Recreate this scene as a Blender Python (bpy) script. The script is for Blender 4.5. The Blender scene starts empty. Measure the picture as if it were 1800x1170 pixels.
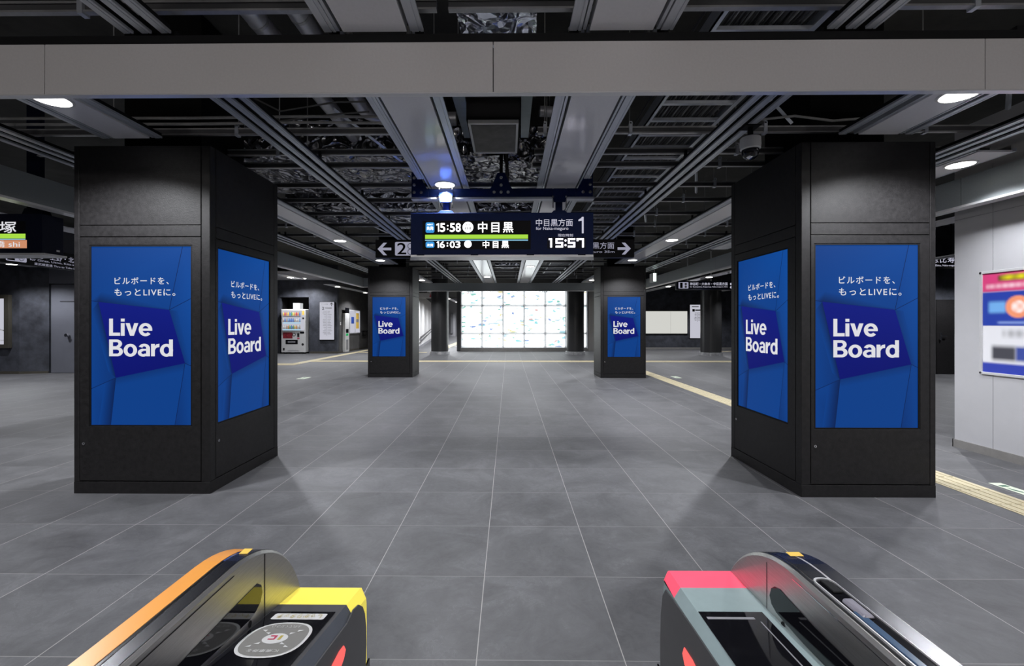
import bpy, bmesh, math, random
from mathutils import Vector, noise
random.seed(7)
C = bpy.context.scene.collection
S = bpy.context.scene

# ---------------------------------------------------------------- camera, world, exposure
EYE = 1.365
cd = bpy.data.cameras.new('camera'); cam = bpy.data.objects.new('camera', cd); C.objects.link(cam)
cd.sensor_fit = 'HORIZONTAL'; cd.sensor_width = 36.0; cd.lens = 787 / 1800 * 36.0
cd.shift_x = 14 / 1800; cd.shift_y = -17 / 1800
cd.clip_start = 0.05; cd.clip_end = 120
cam.location = (0, 0, EYE); cam.rotation_euler = (math.pi / 2, 0, math.atan(8 / 787))
S.camera = cam
w = bpy.data.worlds.new('world'); S.world = w; w.use_nodes = True
w.node_tree.nodes['Background'].inputs[0].default_value = (0.75, 0.8, 1, 1)
w.node_tree.nodes['Background'].inputs[1].default_value = 0.02
vs = S.view_settings
S.display_settings.display_device = 'sRGB'
vs.view_transform = 'Standard'; vs.look = 'None'; vs.exposure = 0.0; vs.gamma = 1.0; vs.use_curve_mapping = False
ords = ['first', 'second', 'third', 'fourth', 'fifth', 'sixth', 'seventh', 'eighth', 'ninth', 'tenth', 'eleventh', 'twelfth', 'thirteenth', 'fourteenth', 'fifteenth', 'sixteenth']
POWER = 205.0           # one concourse downlight
SPOT = math.radians(142); BLEND = 0.6
LAMP = (0.95, 0.965, 1.0)

# three unseen globes added behind the camera to brighten the front fascia (their fixtures are built further down)
FILL = [(-3.4, -4.6, 2.62), (0.0, -4.9, 2.62), (3.4, -4.6, 2.62)]
FILL_POWER = 150.0; FILL_COL = (1.0, 0.95, 0.92)

# ---------------------------------------------------------------- materials
def lin(c):
    return tuple(((v / 255) / 12.92 if v <= 10 else (((v / 255) + 0.055) / 1.055) ** 2.4) for v in c)
def mat(name, col, rough=0.5, metal=0.0, noise_amt=0.0, scale=8.0, bump=0.0, bscale=60.0, emit=0.0, stretch=None, detail=6):
    m = bpy.data.materials.new(name); m.use_nodes = True
    nt = m.node_tree; b = nt.nodes['Principled BSDF']
    b.inputs['Base Color'].default_value = (*col, 1); b.inputs['Roughness'].default_value = rough; b.inputs['Metallic'].default_value = metal
    if emit:
        b.inputs['Emission Color'].default_value = (*col, 1); b.inputs['Emission Strength'].default_value = emit
        b.inputs['Base Color'].default_value = tuple(0.2 * v for v in col) + (1,)
    tc = None
    if noise_amt or bump:
        tc = nt.nodes.new('ShaderNodeTexCoord'); vec = tc.outputs['Object']
        if stretch:
            mp = nt.nodes.new('ShaderNodeMapping'); mp.inputs['Scale'].default_value = stretch
            nt.links.new(vec, mp.inputs[0]); vec = mp.outputs[0]
    if noise_amt:
        n = nt.nodes.new('ShaderNodeTexNoise'); n.inputs['Scale'].default_value = scale; n.inputs['Detail'].default_value = detail; n.inputs['Roughness'].default_value = 0.62
        r = nt.nodes.new('ShaderNodeMapRange'); r.inputs['From Min'].default_value = 0.3; r.inputs['From Max'].default_value = 0.7
        r.inputs['To Min'].default_value = 1 - noise_amt; r.inputs['To Max'].default_value = 1 + noise_amt
        mx = nt.nodes.new('ShaderNodeVectorMath'); mx.operation = 'SCALE'; mx.inputs[0].default_value = col
        nt.links.new(vec, n.inputs['Vector']); nt.links.new(n.outputs['Fac'], r.inputs['Value'])
        nt.links.new(r.outputs[0], mx.inputs['Scale']); nt.links.new(mx.outputs[0], b.inputs['Base Color'])
    if bump:
        n2 = nt.nodes.new('ShaderNodeTexNoise'); n2.inputs['Scale'].default_value = bscale; n2.inputs['Detail'].default_value = 4
        bp = nt.nodes.new('ShaderNodeBump'); bp.inputs['Strength'].default_value = bump; bp.inputs['Distance'].default_value = 0.01
        nt.links.new(vec, n2.inputs['Vector']); nt.links.new(n2.outputs['Fac'], bp.inputs['Height']); nt.links.new(bp.outputs[0], b.inputs['Normal'])
    return m
def glow(name, rgb, s=1.0):
    m = bpy.data.materials.new(name); m.use_nodes = True; nt = m.node_tree
    b = nt.nodes['Principled BSDF']; b.inputs['Base Color'].default_value = (0.004, 0.004, 0.004, 1); b.inputs['Roughness'].default_value = 0.5; b.inputs['Specular IOR Level'].default_value = 0.08
    b.inputs['Emission Color'].default_value = (*lin(rgb), 1); b.inputs['Emission Strength'].default_value = s
    return m
def vcol(name, emit=1.0):
    m = bpy.data.materials.new(name); m.use_nodes = True; nt = m.node_tree
    b = nt.nodes['Principled BSDF']; a = nt.nodes.new('ShaderNodeAttribute'); a.attribute_name = 'Col'
    b.inputs['Roughness'].default_value = 0.4; b.inputs['Specular IOR Level'].default_value = 0.06 if emit else 0.3
    if emit:
        b.inputs['Base Color'].default_value = (0.003, 0.003, 0.004, 1)
        nt.links.new(a.outputs['Color'], b.inputs['Emission Color']); b.inputs['Emission Strength'].default_value = emit
    else: nt.links.new(a.outputs['Color'], b.inputs['Base Color'])
    return m

GATE_CAP_GLOW = 0.5     # emission added to the yellow and pink gate plastic to brighten it
def floor_material():
    m = bpy.data.materials.new('slate_tiles'); m.use_nodes = True; nt = m.node_tree; N = nt.nodes; L = nt.links
    b = N['Principled BSDF']; tc = N.new('ShaderNodeTexCoord')
    def math_(op, a, bb=None, cc=None):
        n = N.new('ShaderNodeMath'); n.operation = op
        for i, x in enumerate((a, bb, cc)):
            if x is None: continue
            if isinstance(x, (int, float)): n.inputs[i].default_value = x
            else: L.new(x, n.inputs[i])
        return n.outputs[0]
    sp = N.new('ShaderNodeSeparateXYZ'); L.new(tc.outputs['Object'], sp.inputs[0])
    gx = math_('DIVIDE', math_('ADD', sp.outputs[0], 60.0 + 0.13), 0.6); gy = math_('DIVIDE', math_('ADD', sp.outputs[1], 60.0 - 2.415), 0.6)
    dx = math_('ABSOLUTE', math_('SUBTRACT', math_('FRACT', gx), 0.5)); dy = math_('ABSOLUTE', math_('SUBTRACT', math_('FRACT', gy), 0.5))
    lx = math_('GREATER_THAN', dx, 0.4965); ly = math_('GREATER_THAN', dy, 0.4968)
    cell = N.new('ShaderNodeCombineXYZ'); L.new(math_('FLOOR', gx), cell.inputs[0]); L.new(math_('FLOOR', gy), cell.inputs[1])
    wn = N.new('ShaderNodeTexWhiteNoise'); L.new(cell.outputs[0], wn.inputs['Vector'])
    # cloudy slate, shifted per tile
    off = N.new('ShaderNodeVectorMath'); off.operation = 'MULTIPLY_ADD'; L.new(wn.outputs['Color'], off.inputs[0]); off.inputs[1].default_value = (5, 5, 5); L.new(tc.outputs['Object'], off.inputs[2])
    n1 = N.new('ShaderNodeTexNoise'); n1.inputs['Scale'].default_value = 2.6; n1.inputs['Detail'].default_value = 9; n1.inputs['Roughness'].default_value = 0.68; n1.inputs['Distortion'].default_value = 0.8; L.new(off.outputs[0], n1.inputs['Vector'])
    n2 = N.new('ShaderNodeTexNoise'); n2.inputs['Scale'].default_value = 9; n2.inputs['Detail'].default_value = 8; n2.inputs['Roughness'].default_value = 0.7; n2.inputs['Distortion'].default_value = 2.5; L.new(off.outputs[0], n2.inputs['Vector'])
    # thin pale veins
    vein = math_('SUBTRACT', 1.0, math_('MULTIPLY', math_('ABSOLUTE', math_('SUBTRACT', n2.outputs['Fac'], 0.5)), 60.0)); vein = math_('MAXIMUM', vein, 0.0)
    vm = math_('MULTIPLY', vein, math_('GREATER_THAN', n1.outputs['Fac'], 0.56))
    f = math_('MULTIPLY_ADD', n1.outputs['Fac'], 1.5, math_('MULTIPLY_ADD', wn.outputs['Value'], 0.10, 0.175))
    f = math_('MULTIPLY_ADD', n2.outputs['Fac'], 0.45, math_('SUBTRACT', f, 0.22))
    f = math_('MULTIPLY_ADD', vm, 0.30, f)
    base = N.new('ShaderNodeVectorMath'); base.operation = 'SCALE'; base.inputs[0].default_value = (0.100, 0.1005, 0.107); L.new(f, base.inputs['Scale'])
    m1 = N.new('ShaderNodeMix'); m1.data_type = 'RGBA'; L.new(math_('MULTIPLY', lx, 0.85), m1.inputs['Factor']); L.new(base.outputs[0], m1.inputs['A']); m1.inputs['B'].default_value = (0.36, 0.35, 0.34, 1)
    m2 = N.new('ShaderNodeMix'); m2.data_type = 'RGBA'; L.new(math_('MULTIPLY', ly, 0.6), m2.inputs['Factor']); L.new(m1.outputs['Result'], m2.inputs['A']); m2.inputs['B'].default_value = (0.27, 0.265, 0.26, 1)
    L.new(m2.outputs['Result'], b.inputs['Base Color'])
    L.new(math_('MULTIPLY_ADD', n1.outputs['Fac'], 0.3, 0.40), b.inputs['Roughness']); b.inputs['Specular IOR Level'].default_value = 0.28
    bp = N.new('ShaderNodeBump'); bp.inputs['Strength'].default_value = 0.12; bp.inputs['Distance'].default_value = 0.01; L.new(n2.outputs['Fac'], bp.inputs['Height']); L.new(bp.outputs[0], b.inputs['Normal'])
    return m

M = {}
M['slate'] = floor_material()
M['pillar'] = mat('charcoal_cladding', (0.0125, 0.0118, 0.0125), 0.46, 0.0, 0.35, 30, 0.15, 220)
M['pillar'].node_tree.nodes['Principled BSDF'].inputs['Specular IOR Level'].default_value = 0.3
M['pillar_gap'] = mat('black_joint', (0.004, 0.004, 0.004), 0.7, noise_amt=.1)
M['stone'] = mat('dark_stone', (0.046, 0.049, 0.061), 0.5, 0, 0.5, 3.2, 0.1, 40)
M['stone_side'] = mat('grey_stone_wall', (0.07, 0.068, 0.068), 0.6, 0, 0.3, 3.2)
M['door'] = mat('blue_grey_door', (0.12, 0.125, 0.15), 0.4, 0, 0.08, 2)
M['concrete'] = mat('raw_concrete', (0.042, 0.042, 0.039), 0.9, 0, 0.4, 1.5, 0.3, 12)
M['white_panel'] = mat('white_painted_metal', (0.74, 0.735, 0.775), 0.14, 0.0, 0.03, 60)
M['fascia'] = mat('grey_painted_metal', (0.55, 0.535, 0.54), 0.42, 0.0, 0.04, 90)
M['fascia_blue'] = mat('blue_grey_painted_metal', (0.26, 0.285, 0.30), 0.38, 0.0, 0.04, 60)
M['lip'] = mat('pale_metal_lip', (0.7, 0.7, 0.72), 0.3, 0.4, 0.03, 30)
M['black_metal'] = mat('black_metal', (0.008, 0.008, 0.009), 0.55, 0.0, 0.1, 30)
M['rail'] = mat('galvanised_rail', (0.56, 0.59, 0.65), 0.36, 0.5, 0.08, 20, stretch=(1, .1, 1))
M['rail_dark'] = mat('dull_galvanised_steel', (0.40, 0.40, 0.405), 0.42, 0.6, 0.15, 14)
M['galv'] = mat('galvanised_sheet', (0.42, 0.48, 0.5), 0.4, 0.6, 0.1, 8)
M['pipe'] = mat('insulated_pipe_jacket', (0.5, 0.5, 0.53), 0.4, 0.6, 0.1, 12)
M['cable'] = mat('black_cable', (0.05, 0.05, 0.05), 0.5, noise_amt=.2)
M['cable_grey'] = mat('grey_cable', (0.22, 0.22, 0.22), 0.45, noise_amt=.2)
M['grille'] = mat('white_grille', (0.6, 0.6, 0.6), 0.45, noise_amt=.03)
M['steel'] = mat('brushed_steel', (0.15, 0.15, 0.16), 0.26, 1.0, 0.10, 14, 0.05, 60, stretch=(40, 1.2, 40))
M['steel_side'] = mat('brushed_steel_side', (0.55, 0.54, 0.53), 0.38, 1.0, 0.12, 10, 0.04, 60, stretch=(1, 2, 60))
M['chrome'] = mat('chrome', (0.8, 0.8, 0.82), 0.12, 1.0, noise_amt=.03)
M['chrome_band'] = mat('steel_column_foot', (0.7, 0.7, 0.72), 0.3, 0.85, noise_amt=.35, scale=6)
M['gloss_black'] = mat('black_glass', (0.006, 0.006, 0.008), 0.06, noise_amt=.05)
M['yellow'] = mat('yellow_plastic', (0.80, 0.68, 0.08), 0.35, noise_amt=.02)
M['orange'] = mat('orange_band', (0.80, 0.33, 0.06), 0.3, noise_amt=.02)
M['pink'] = mat('coral_pink_plastic', (0.75, 0.09, 0.15), 0.35, noise_amt=.02)
M['teal'] = mat('grey_green_metal', (0.34, 0.43, 0.44), 0.36, 0.15, 0.05, 30)
M['gate_grey'] = mat('dark_grey_metal', (0.085, 0.085, 0.09), 0.4, 0.2, 0.06, 30)
M['gate_bevel'] = mat('slate_blue_bevel', (0.10, 0.11, 0.13), 0.35, 0.3, 0.05, 30)
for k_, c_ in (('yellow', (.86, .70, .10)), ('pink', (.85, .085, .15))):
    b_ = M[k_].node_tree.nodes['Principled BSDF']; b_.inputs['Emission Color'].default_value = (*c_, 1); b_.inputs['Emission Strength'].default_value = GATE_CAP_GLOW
M['pink_print'] = mat('pink_print', (.5, .06, .12), .4, noise_amt=.02)
M['amber'] = mat('amber_sticker', (0.85, 0.55, 0.1), 0.4, noise_amt=.05)
M['cream'] = mat('cream_tactile', (0.52, 0.46, 0.31), 0.6, noise_amt=.06, scale=20)
M['cream_joint'] = mat('tactile_joint', (0.30, 0.27, 0.2), 0.7, noise_amt=.06)
M['white'] = mat('white_paint', (0.62, 0.62, 0.62), 0.5, noise_amt=.03)
M['white_wall'] = mat('white_enamel_wall', (0.44, 0.44, 0.465), 0.3, 0.0, 0.03, 4)
M['fill_globe_glow'] = glow('fill_globe_glow', (255, 245, 235), 4.0)
M['light_disc'] = glow('downlight_glow', (255, 253, 248), 10.0)
M['navy'] = mat('navy_housing', (0.006, 0.016, 0.075), 0.4, 0.0, 0.1, 20)
M['navy_dark'] = mat('dark_navy_housing', (0.004, 0.006, 0.018), 0.4, 0.0, 0.1, 20)
M['sign_black'] = mat('sign_black', (0.005, 0.005, 0.007), 0.45, noise_amt=.05)
M['sign_white'] = glow('sign_letter_pale', (150, 150, 168), 1.0)
M['led_white'] = glow('led_white', (255, 255, 255), 2.2)
M['clock_white'] = glow('clock_white', (240, 236, 255), 3.2)
M['print_white'] = glow('sign_print', (196, 196, 214), 1.0)
M['led_green'] = glow('led_green', (158, 208, 66), 1.15)
M['led_blue'] = glow('led_blue', (60, 150, 220), 1.0)
M['led_sky'] = glow('led_sky_line', (150, 210, 240), 1.0)
M['led_orange'] = glow('led_orange', (205, 140, 105), 1.0)
M['screen_art'] = vcol('display_picture', 1.0)
M['poster_art'] = vcol('poster_print', 0)
M['ad_white'] = glow('display_white', (221, 221, 226), 1.0)
M['red_lamp'] = glow('red_lamp', (255, 96, 92), 1.3)
M['exit_glow'] = glow('exit_sign_white', (235, 255, 245), 2.0)
M['exit_green'] = glow('exit_sign_green', (20, 170, 90), 1.0)
M['ink'] = mat('ink_black', (0.01, 0.01, 0.01), 0.6, noise_amt=.05)
M['ink_grey'] = mat('ink_grey', (0.25, 0.25, 0.27), 0.6, noise_amt=.05)
M['board'] = mat('pale_board', (0.56, 0.56, 0.57), 0.45, noise_amt=.03)
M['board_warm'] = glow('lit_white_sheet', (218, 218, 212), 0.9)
M['board_lit'] = glow('lit_sign_face', (200, 200, 212), 0.9)
M['bronze'] = mat('bronze_frame', (0.12, 0.11, 0.09), 0.4, 0.6, 0.05, 20)

for k_, v_ in (('black_metal', .15), ('navy', .12), ('navy_dark', .2), ('sign_black', .15), ('stone', .35), ('pillar_gap', .1)): M[k_].node_tree.nodes['Principled BSDF'].inputs['Specular IOR Level'].default_value = v_
def foil_material(name, col, rough):
    m = mat(name, col, rough, 1.0); nt = m.node_tree; b = nt.nodes['Principled BSDF']
    tc = nt.nodes.new('ShaderNodeTexCoord'); v = nt.nodes.new('ShaderNodeTexVoronoi'); v.feature = 'F1'; v.inputs['Scale'].default_value = 7
    n = nt.nodes.new('ShaderNodeTexNoise'); n.inputs['Scale'].default_value = 3; n.inputs['Detail'].default_value = 2
    wv = nt.nodes.new('ShaderNodeVectorMath'); wv.operation = 'MULTIPLY_ADD'; wv.inputs[1].default_value = (.35, .35, .35)
    v2 = nt.nodes.new('ShaderNodeTexVoronoi'); v2.feature = 'DISTANCE_TO_EDGE'; v2.inputs['Scale'].default_value = 5
    mn = nt.nodes.new('ShaderNodeMath'); mn.operation = 'MINIMUM'; mn.inputs[1].default_value = 0.12
    ad = nt.nodes.new('ShaderNodeMath'); ad.operation = 'MULTIPLY_ADD'; ad.inputs[1].default_value = 2.5
    bp = nt.nodes.new('ShaderNodeBump'); bp.inputs['Strength'].default_value = 1.0; bp.inputs['Distance'].default_value = 0.09
    L = nt.links; L.new(tc.outputs['Object'], n.inputs['Vector']); L.new(n.outputs['Color'], wv.inputs[0]); L.new(tc.outputs['Object'], wv.inputs[2])
    L.new(wv.outputs[0], v.inputs['Vector']); L.new(wv.outputs[0], v2.inputs['Vector']); L.new(v2.outputs['Distance'], mn.inputs[0]); L.new(mn.outputs[0], ad.inputs[0]); L.new(v.outputs['Distance'], ad.inputs[2])
    L.new(ad.outputs[0], bp.inputs['Height']); L.new(bp.outputs[0], b.inputs['Normal'])
    return m
M['base_steel'] = mat('satin_steel_skirting', (0.30, 0.29, 0.28), 0.35, 0.4, 0.1, 10)
M['column'] = mat('dark_column_cladding', (0.05, 0.05, 0.052), 0.3, 0.5, 0.08, 20)
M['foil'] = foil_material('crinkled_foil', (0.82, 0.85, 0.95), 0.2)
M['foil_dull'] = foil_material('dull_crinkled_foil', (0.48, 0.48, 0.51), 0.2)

def art_glass(name):
    m = bpy.data.materials.new(name); m.use_nodes = True; nt = m.node_tree; N = nt.nodes; L = nt.links
    b = N['Principled BSDF']; tc = N.new('ShaderNodeTexCoord'); oi = N.new('ShaderNodeObjectInfo')
    mp = N.new('ShaderNodeMapping'); mp.inputs['Scale'].default_value = (4.5, 1, 13); L.new(tc.outputs['Object'], mp.inputs[0])
    v = N.new('ShaderNodeTexVoronoi'); v.inputs['Scale'].default_value = 1.0; L.new(mp.outputs[0], v.inputs['Vector'])
    n = N.new('ShaderNodeTexNoise'); n.inputs['Scale'].default_value = 1.7; n.inputs['Detail'].default_value = 3; L.new(tc.outputs['Object'], n.inputs['Vector'])
    hs = N.new('ShaderNodeValToRGB'); hs.color_ramp.interpolation = 'CONSTANT'; cr = hs.color_ramp.elements
    cr[0].position = 0; cr[0].color = (.30, .75, .80, 1); cr[1].position = .3; cr[1].color = (.62, .86, .90, 1)
    for p_, c_ in ((.5, (.25, .6, .5)), (.62, (.85, .78, .40)), (.74, (.30, .42, .75)), (.84, (.55, .75, .85)), (.93, (.75, .45, .45))): e_ = cr.new(p_); e_.color = (*c_, 1)
    sp2 = N.new('ShaderNodeSeparateColor'); L.new(v.outputs['Color'], sp2.inputs[0]); L.new(sp2.outputs[1], hs.inputs[0])
    sp = N.new('ShaderNodeSeparateColor'); L.new(v.outputs['Color'], sp.inputs[0])
    a = N.new('ShaderNodeMath'); a.operation = 'MULTIPLY'; L.new(sp.outputs[0], a.inputs[0]); L.new(n.outputs['Fac'], a.inputs[1])
    g = N.new('ShaderNodeMath'); g.operation = 'GREATER_THAN'; L.new(a.outputs[0], g.inputs[0]); g.inputs[1].default_value = 0.44
    mx = N.new('ShaderNodeMix'); mx.data_type = 'RGBA'; L.new(g.outputs[0], mx.inputs['Factor']); mx.inputs['A'].default_value = (1.9, 2.0, 2.0, 1); L.new(hs.outputs[0], mx.inputs['B'])
    L.new(mx.outputs['Result'], b.inputs['Emission Color']); b.inputs['Emission Strength'].default_value = 1.0
    b.inputs['Base Color'].default_value = (0.3, 0.3, 0.3, 1); b.inputs['Roughness'].default_value = 0.2
    return m
M['art_glass'] = art_glass('lit_coloured_glass')

# ---------------------------------------------------------------- mesh helpers
class MB:
    def __init__(s): s.v = []; s.f = []; s.m = []
    def poly(s, pts, mi=0):
        k = len(s.v); s.v += [tuple(p) for p in pts]; s.f.append(tuple(range(k, k + len(pts)))); s.m.append(mi); return s
    def box(s, x0, x1, y0, y1, z0, z1, mi=0):
        k = len(s.v)
        s.v += [(x0, y0, z0), (x1, y0, z0), (x1, y1, z0), (x0, y1, z0), (x0, y0, z1), (x1, y0, z1), (x1, y1, z1), (x0, y1, z1)]
        for q in ((3, 2, 1, 0), (4, 5, 6, 7), (0, 1, 5, 4), (1, 2, 6, 5), (2, 3, 7, 6), (3, 0, 4, 7)):
            s.f.append(tuple(k + i for i in q)); s.m.append(mi)
        return s
    def prism(s, poly, fn, a, b, mi=0):       # poly 2d, fn(u,v,w)->xyz, between w=a and w=b
        k = len(s.v); n = len(poly)
        s.v += [fn(u, v, a) for u, v in poly] + [fn(u, v, b) for u, v in poly]
        s.f.append(tuple(range(k, k + n))[::-1]); s.f.append(tuple(range(k + n, k + 2 * n))); s.m += [mi, mi]
        for i in range(n):
            j = (i + 1) % n; s.f.append((k + i, k + j, k + n + j, k + n + i)); s.m.append(mi)
        return s
    def ring(s, outer, inner, fn, a, b, mi=0):  # plate with a hole, same vertex count
        k = len(s.v); n = len(outer)
        for w_ in (a, b):
            s.v += [fn(u, v, w_) for u, v in outer] + [fn(u, v, w_) for u, v in inner]
        for i in range(n):
            j = (i + 1) % n
            for q in ((i, j, n + j, n + i), (2 * n + j, 2 * n + i, 3 * n + i, 3 * n + j), (j, i, 2 * n + i, 2 * n + j), (n + i, n + j, 3 * n + j, 3 * n + i)):
                s.f.append(tuple(k + t for t in q)); s.m.append(mi)
        return s
    def tube(s, pts, r, n=8, cap=True, mi=0):
        pts = [Vector(p) for p in pts]; k = len(s.v)
        for i, p in enumerate(pts):
            d = (pts[min(i + 1, len(pts) - 1)] - pts[max(i - 1, 0)]).normalized()
            up = Vector((0, 0, 1)) if abs(d.z) < 0.9 else Vector((1, 0, 0))
            a = d.cross(up).normalized(); b = d.cross(a)
            for j in range(n):
                t = 2 * math.pi * j / n; s.v.append(tuple(p + (a * math.cos(t) + b * math.sin(t)) * r))
        for i in range(len(pts) - 1):
            for j in range(n):
                q = (k + i * n + j, k + i * n + (j + 1) % n, k + (i + 1) * n + (j + 1) % n, k + (i + 1) * n + j); s.f.append(q); s.m.append(mi)
        if cap:
            s.f.append(tuple(k + j for j in range(n))); s.f.append(tuple(k + (len(pts) - 1) * n + j for j in range(n))[::-1]); s.m += [mi, mi]
        return s
    def lathe(s, cx, cy, prof, n=32, mi=0):    # prof list of (r,z)
        k = len(s.v)
        for r, z in prof:
            for j in range(n):
                t = 2 * math.pi * j / n; s.v.append((cx + r * math.cos(t), cy + r * math.sin(t), z))
        for i in range(len(prof) - 1):
            for j in range(n):
                s.f.append((k + i * n + j, k + i * n + (j + 1) % n, k + (i + 1) * n + (j + 1) % n, k + (i + 1) * n + j)); s.m.append(mi)
        s.f.append(tuple(k + j for j in range(n))[::-1]); s.m.append(mi)
        s.f.append(tuple(k + (len(prof) - 1) * n + j for j in range(n))); s.m.append(mi)
        return s

def tag(o, label=None, cat=None, group=None, kind=None):
    if label: o['label'] = label
    if cat: o['category'] = cat
    if group: o['group'] = group
    if kind: o['kind'] = kind
    return o
def origin_of(p):
    o = Vector((0, 0, 0))
    while p is not None: o = o + p.location; p = p.parent
    return o
def build(mb, name, m, parent=None, label=None, cat=None, group=None, kind=None, smooth=False, bevel=0.0, keep=False, fix=True, segs=2):
    me = bpy.data.meshes.new(name)
    if parent is not None: o0 = origin_of(parent)
    elif keep: o0 = Vector((0, 0, 0))
    else:
        xs, ys, zs = zip(*mb.v); o0 = Vector(((min(xs) + max(xs)) / 2, (min(ys) + max(ys)) / 2, min(zs)))
    me.from_pydata([tuple(Vector(p) - o0) for p in mb.v], [], mb.f)
    for x in (m if isinstance(m, (list, tuple)) else [m]): me.materials.append(M[x] if isinstance(x, str) else x)
    for p, mi in zip(me.polygons, mb.m): p.material_index = mi; p.use_smooth = smooth
    if fix:
        bm = bmesh.new(); bm.from_mesh(me); bmesh.ops.recalc_face_normals(bm, faces=bm.faces); bm.to_mesh(me); bm.free()
    o = bpy.data.objects.new(name, me); C.objects.link(o)
    if parent is not None: o.parent = parent
    else: o.location = o0
    if bevel:
        b = o.modifiers.new('bevel', 'BEVEL'); b.width = bevel; b.segments = segs; b.limit_method = 'ANGLE'; b.angle_limit = math.radians(40)
    if smooth:
        try: me.set_sharp_from_angle(angle=math.radians(40))
        except Exception: pass
    return tag(o, label, cat, group, kind)
def thing(name, loc, label, cat, group=None, kind=None):
    o = bpy.data.objects.new(name, None); C.objects.link(o); o.location = loc; o.empty_display_size = 0.1
    return tag(o, label, cat, group, kind)
def dup(root, loc, label=None, group=None):
    r = root.copy(); C.objects.link(r); r.location = loc
    if label: r['label'] = label
    if group: r['group'] = group
    for ch in list(root.children):
        c = ch.copy(); C.objects.link(c); c.parent = r
        for g in list(ch.children):
            d = g.copy(); C.objects.link(d); d.parent = c
    return r

class Frame:          # a flat face: origin, right, up, outward normal
    def __init__(s, o, u, v, n): s.o = Vector(o); s.u = Vector(u); s.v = Vector(v); s.n = Vector(n)
    def p(s, u, v, d=0.0): return tuple(s.o + s.u * u + s.v * v + s.n * d)
    def fn(s): return lambda u, v, w_: s.p(u, v, w_)
def front(x, y, z): return Frame((x, y, z), (1, 0, 0), (0, 0, 1), (0, -1, 0))
def rect(u0, v0, u1, v1): return [(u0, v0), (u1, v0), (u1, v1), (u0, v1)]
def rrect(u0, v0, u1, v1, r, n=5):
    out = []
    for cx, cy, a0 in ((u1 - r, v0 + r, -90), (u1 - r, v1 - r, 0), (u0 + r, v1 - r, 90), (u0 + r, v0 + r, 180)):
        for i in range(n + 1):
            a = math.radians(a0 + 90 * i / n); out.append((cx + r * math.cos(a), cy + r * math.sin(a)))
    return out
def circ(cx, cy, rx, ry=None, n=28):
    ry = rx if ry is None else ry
    return [(cx + rx * math.cos(2 * math.pi * i / n), cy + ry * math.sin(2 * math.pi * i / n)) for i in range(n)]

def text_geo(body, bold, space):
    c = bpy.data.curves.new('t', 'FONT'); c.body = body; c.space_character = space; c.resolution_u = 5
    o = bpy.data.objects.new('t', c); C.objects.link(o)
    bpy.context.view_layer.update()
    dg = bpy.context.evaluated_depsgraph_get(); me = bpy.data.meshes.new_from_object(o.evaluated_get(dg))
    vs_ = [(v.co.x, v.co.y) for v in me.vertices]; fs = [tuple(p.vertices) for p in me.polygons]
    bpy.data.objects.remove(o); bpy.data.curves.remove(c); bpy.data.meshes.remove(me)
    return vs_, fs
def lettering(body, fr, box, m, parent, name_='lettering', bold=0.0, space=1.0, d=0.002, flip=False):
    """flat lettering filling the box (u0,v0,u1,v1) of a face"""
    v, f = text_geo(body, bold, space)
    x0 = min(p[0] for p in v); x1 = max(p[0] for p in v); y0 = min(p[1] for p in v); y1 = max(p[1] for p in v)
    u0, v0, u1, v1 = box; sx = (u1 - u0) / (x1 - x0); sy = (v1 - v0) / (y1 - y0)
    P = [(((x1 + x0 - x) if flip else x) - x0, ((y1 + y0 - y) if flip else y) - y0) for x, y in v]; P = [(u0 + x * sx, v0 + y * sy) for x, y in P]
    # glyph outlines, gathered into words (strokes that lie far apart become lettering of their own)
    par = list(range(len(P)))
    def find(i):
        while par[i] != i: par[i] = par[par[i]]; i = par[i]
        return i
    for q in f:
        for i in q[1:]: par[find(i)] = find(q[0])
    bx_ = {}
    for i, (x, y) in enumerate(P):
        r = find(i); c = bx_.get(r)
        bx_[r] = (x, y, x, y) if c is None else (min(c[0], x), min(c[1], y), max(c[2], x), max(c[3], y))
    ks = list(bx_)
    for i, ka in enumerate(ks):
        for kb in ks[i + 1:]:
            p, q = bx_[ka], bx_[kb]; gap = math.hypot(max(0, p[0] - q[2], q[0] - p[2]), max(0, p[1] - q[3], q[1] - p[3]))
            if gap <= max(.019, .48 * max(p[2] - p[0], p[3] - p[1], q[2] - q[0], q[3] - q[1])): par[find(ka)] = find(kb)
    out = {}
    for q in f: out.setdefault(find(q[0]), []).append(q)
    made = []
    for fs_ in sorted(out.values(), key=lambda g_: min(P[i][0] for q in g_ for i in q)):
        mb = MB(); idx = {}
        for q in fs_:
            for i in q:
                if i not in idx: idx[i] = len(mb.v); mb.v.append(fr.p(*P[i], d))
            mb.f.append(tuple(idx[i] for i in q))
        if bold:
            base = list(mb.v); bf = list(mb.f)
            for q in range(8):
                a = math.pi * q / 4; dv = fr.u * (bold * .5 * sx * math.cos(a)) + fr.v * (bold * .5 * sy * math.sin(a)); k = len(mb.v)
                mb.v += [tuple(Vector(p) + dv) for p in base]; mb.f += [tuple(k + i for i in t_) for t_ in bf]
        mb.m = [0] * len(mb.f); made.append(build(mb, 'lettering', m, parent, fix=False))
    return made[0]
def sector(cx, cy, ro, ri, a0, a1, n=28):
    P = lambda r, a: (cx + r[0] * math.cos(a), cy + r[1] * math.sin(a)); o = []
    for i in range(n):
        a, b = (math.radians(a0 + (a1 - a0) * j / n) for j in (i, i + 1)); o.append([P(ro, a), P(ro, b), P(ri, b), P(ri, a)])
    return o
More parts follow.
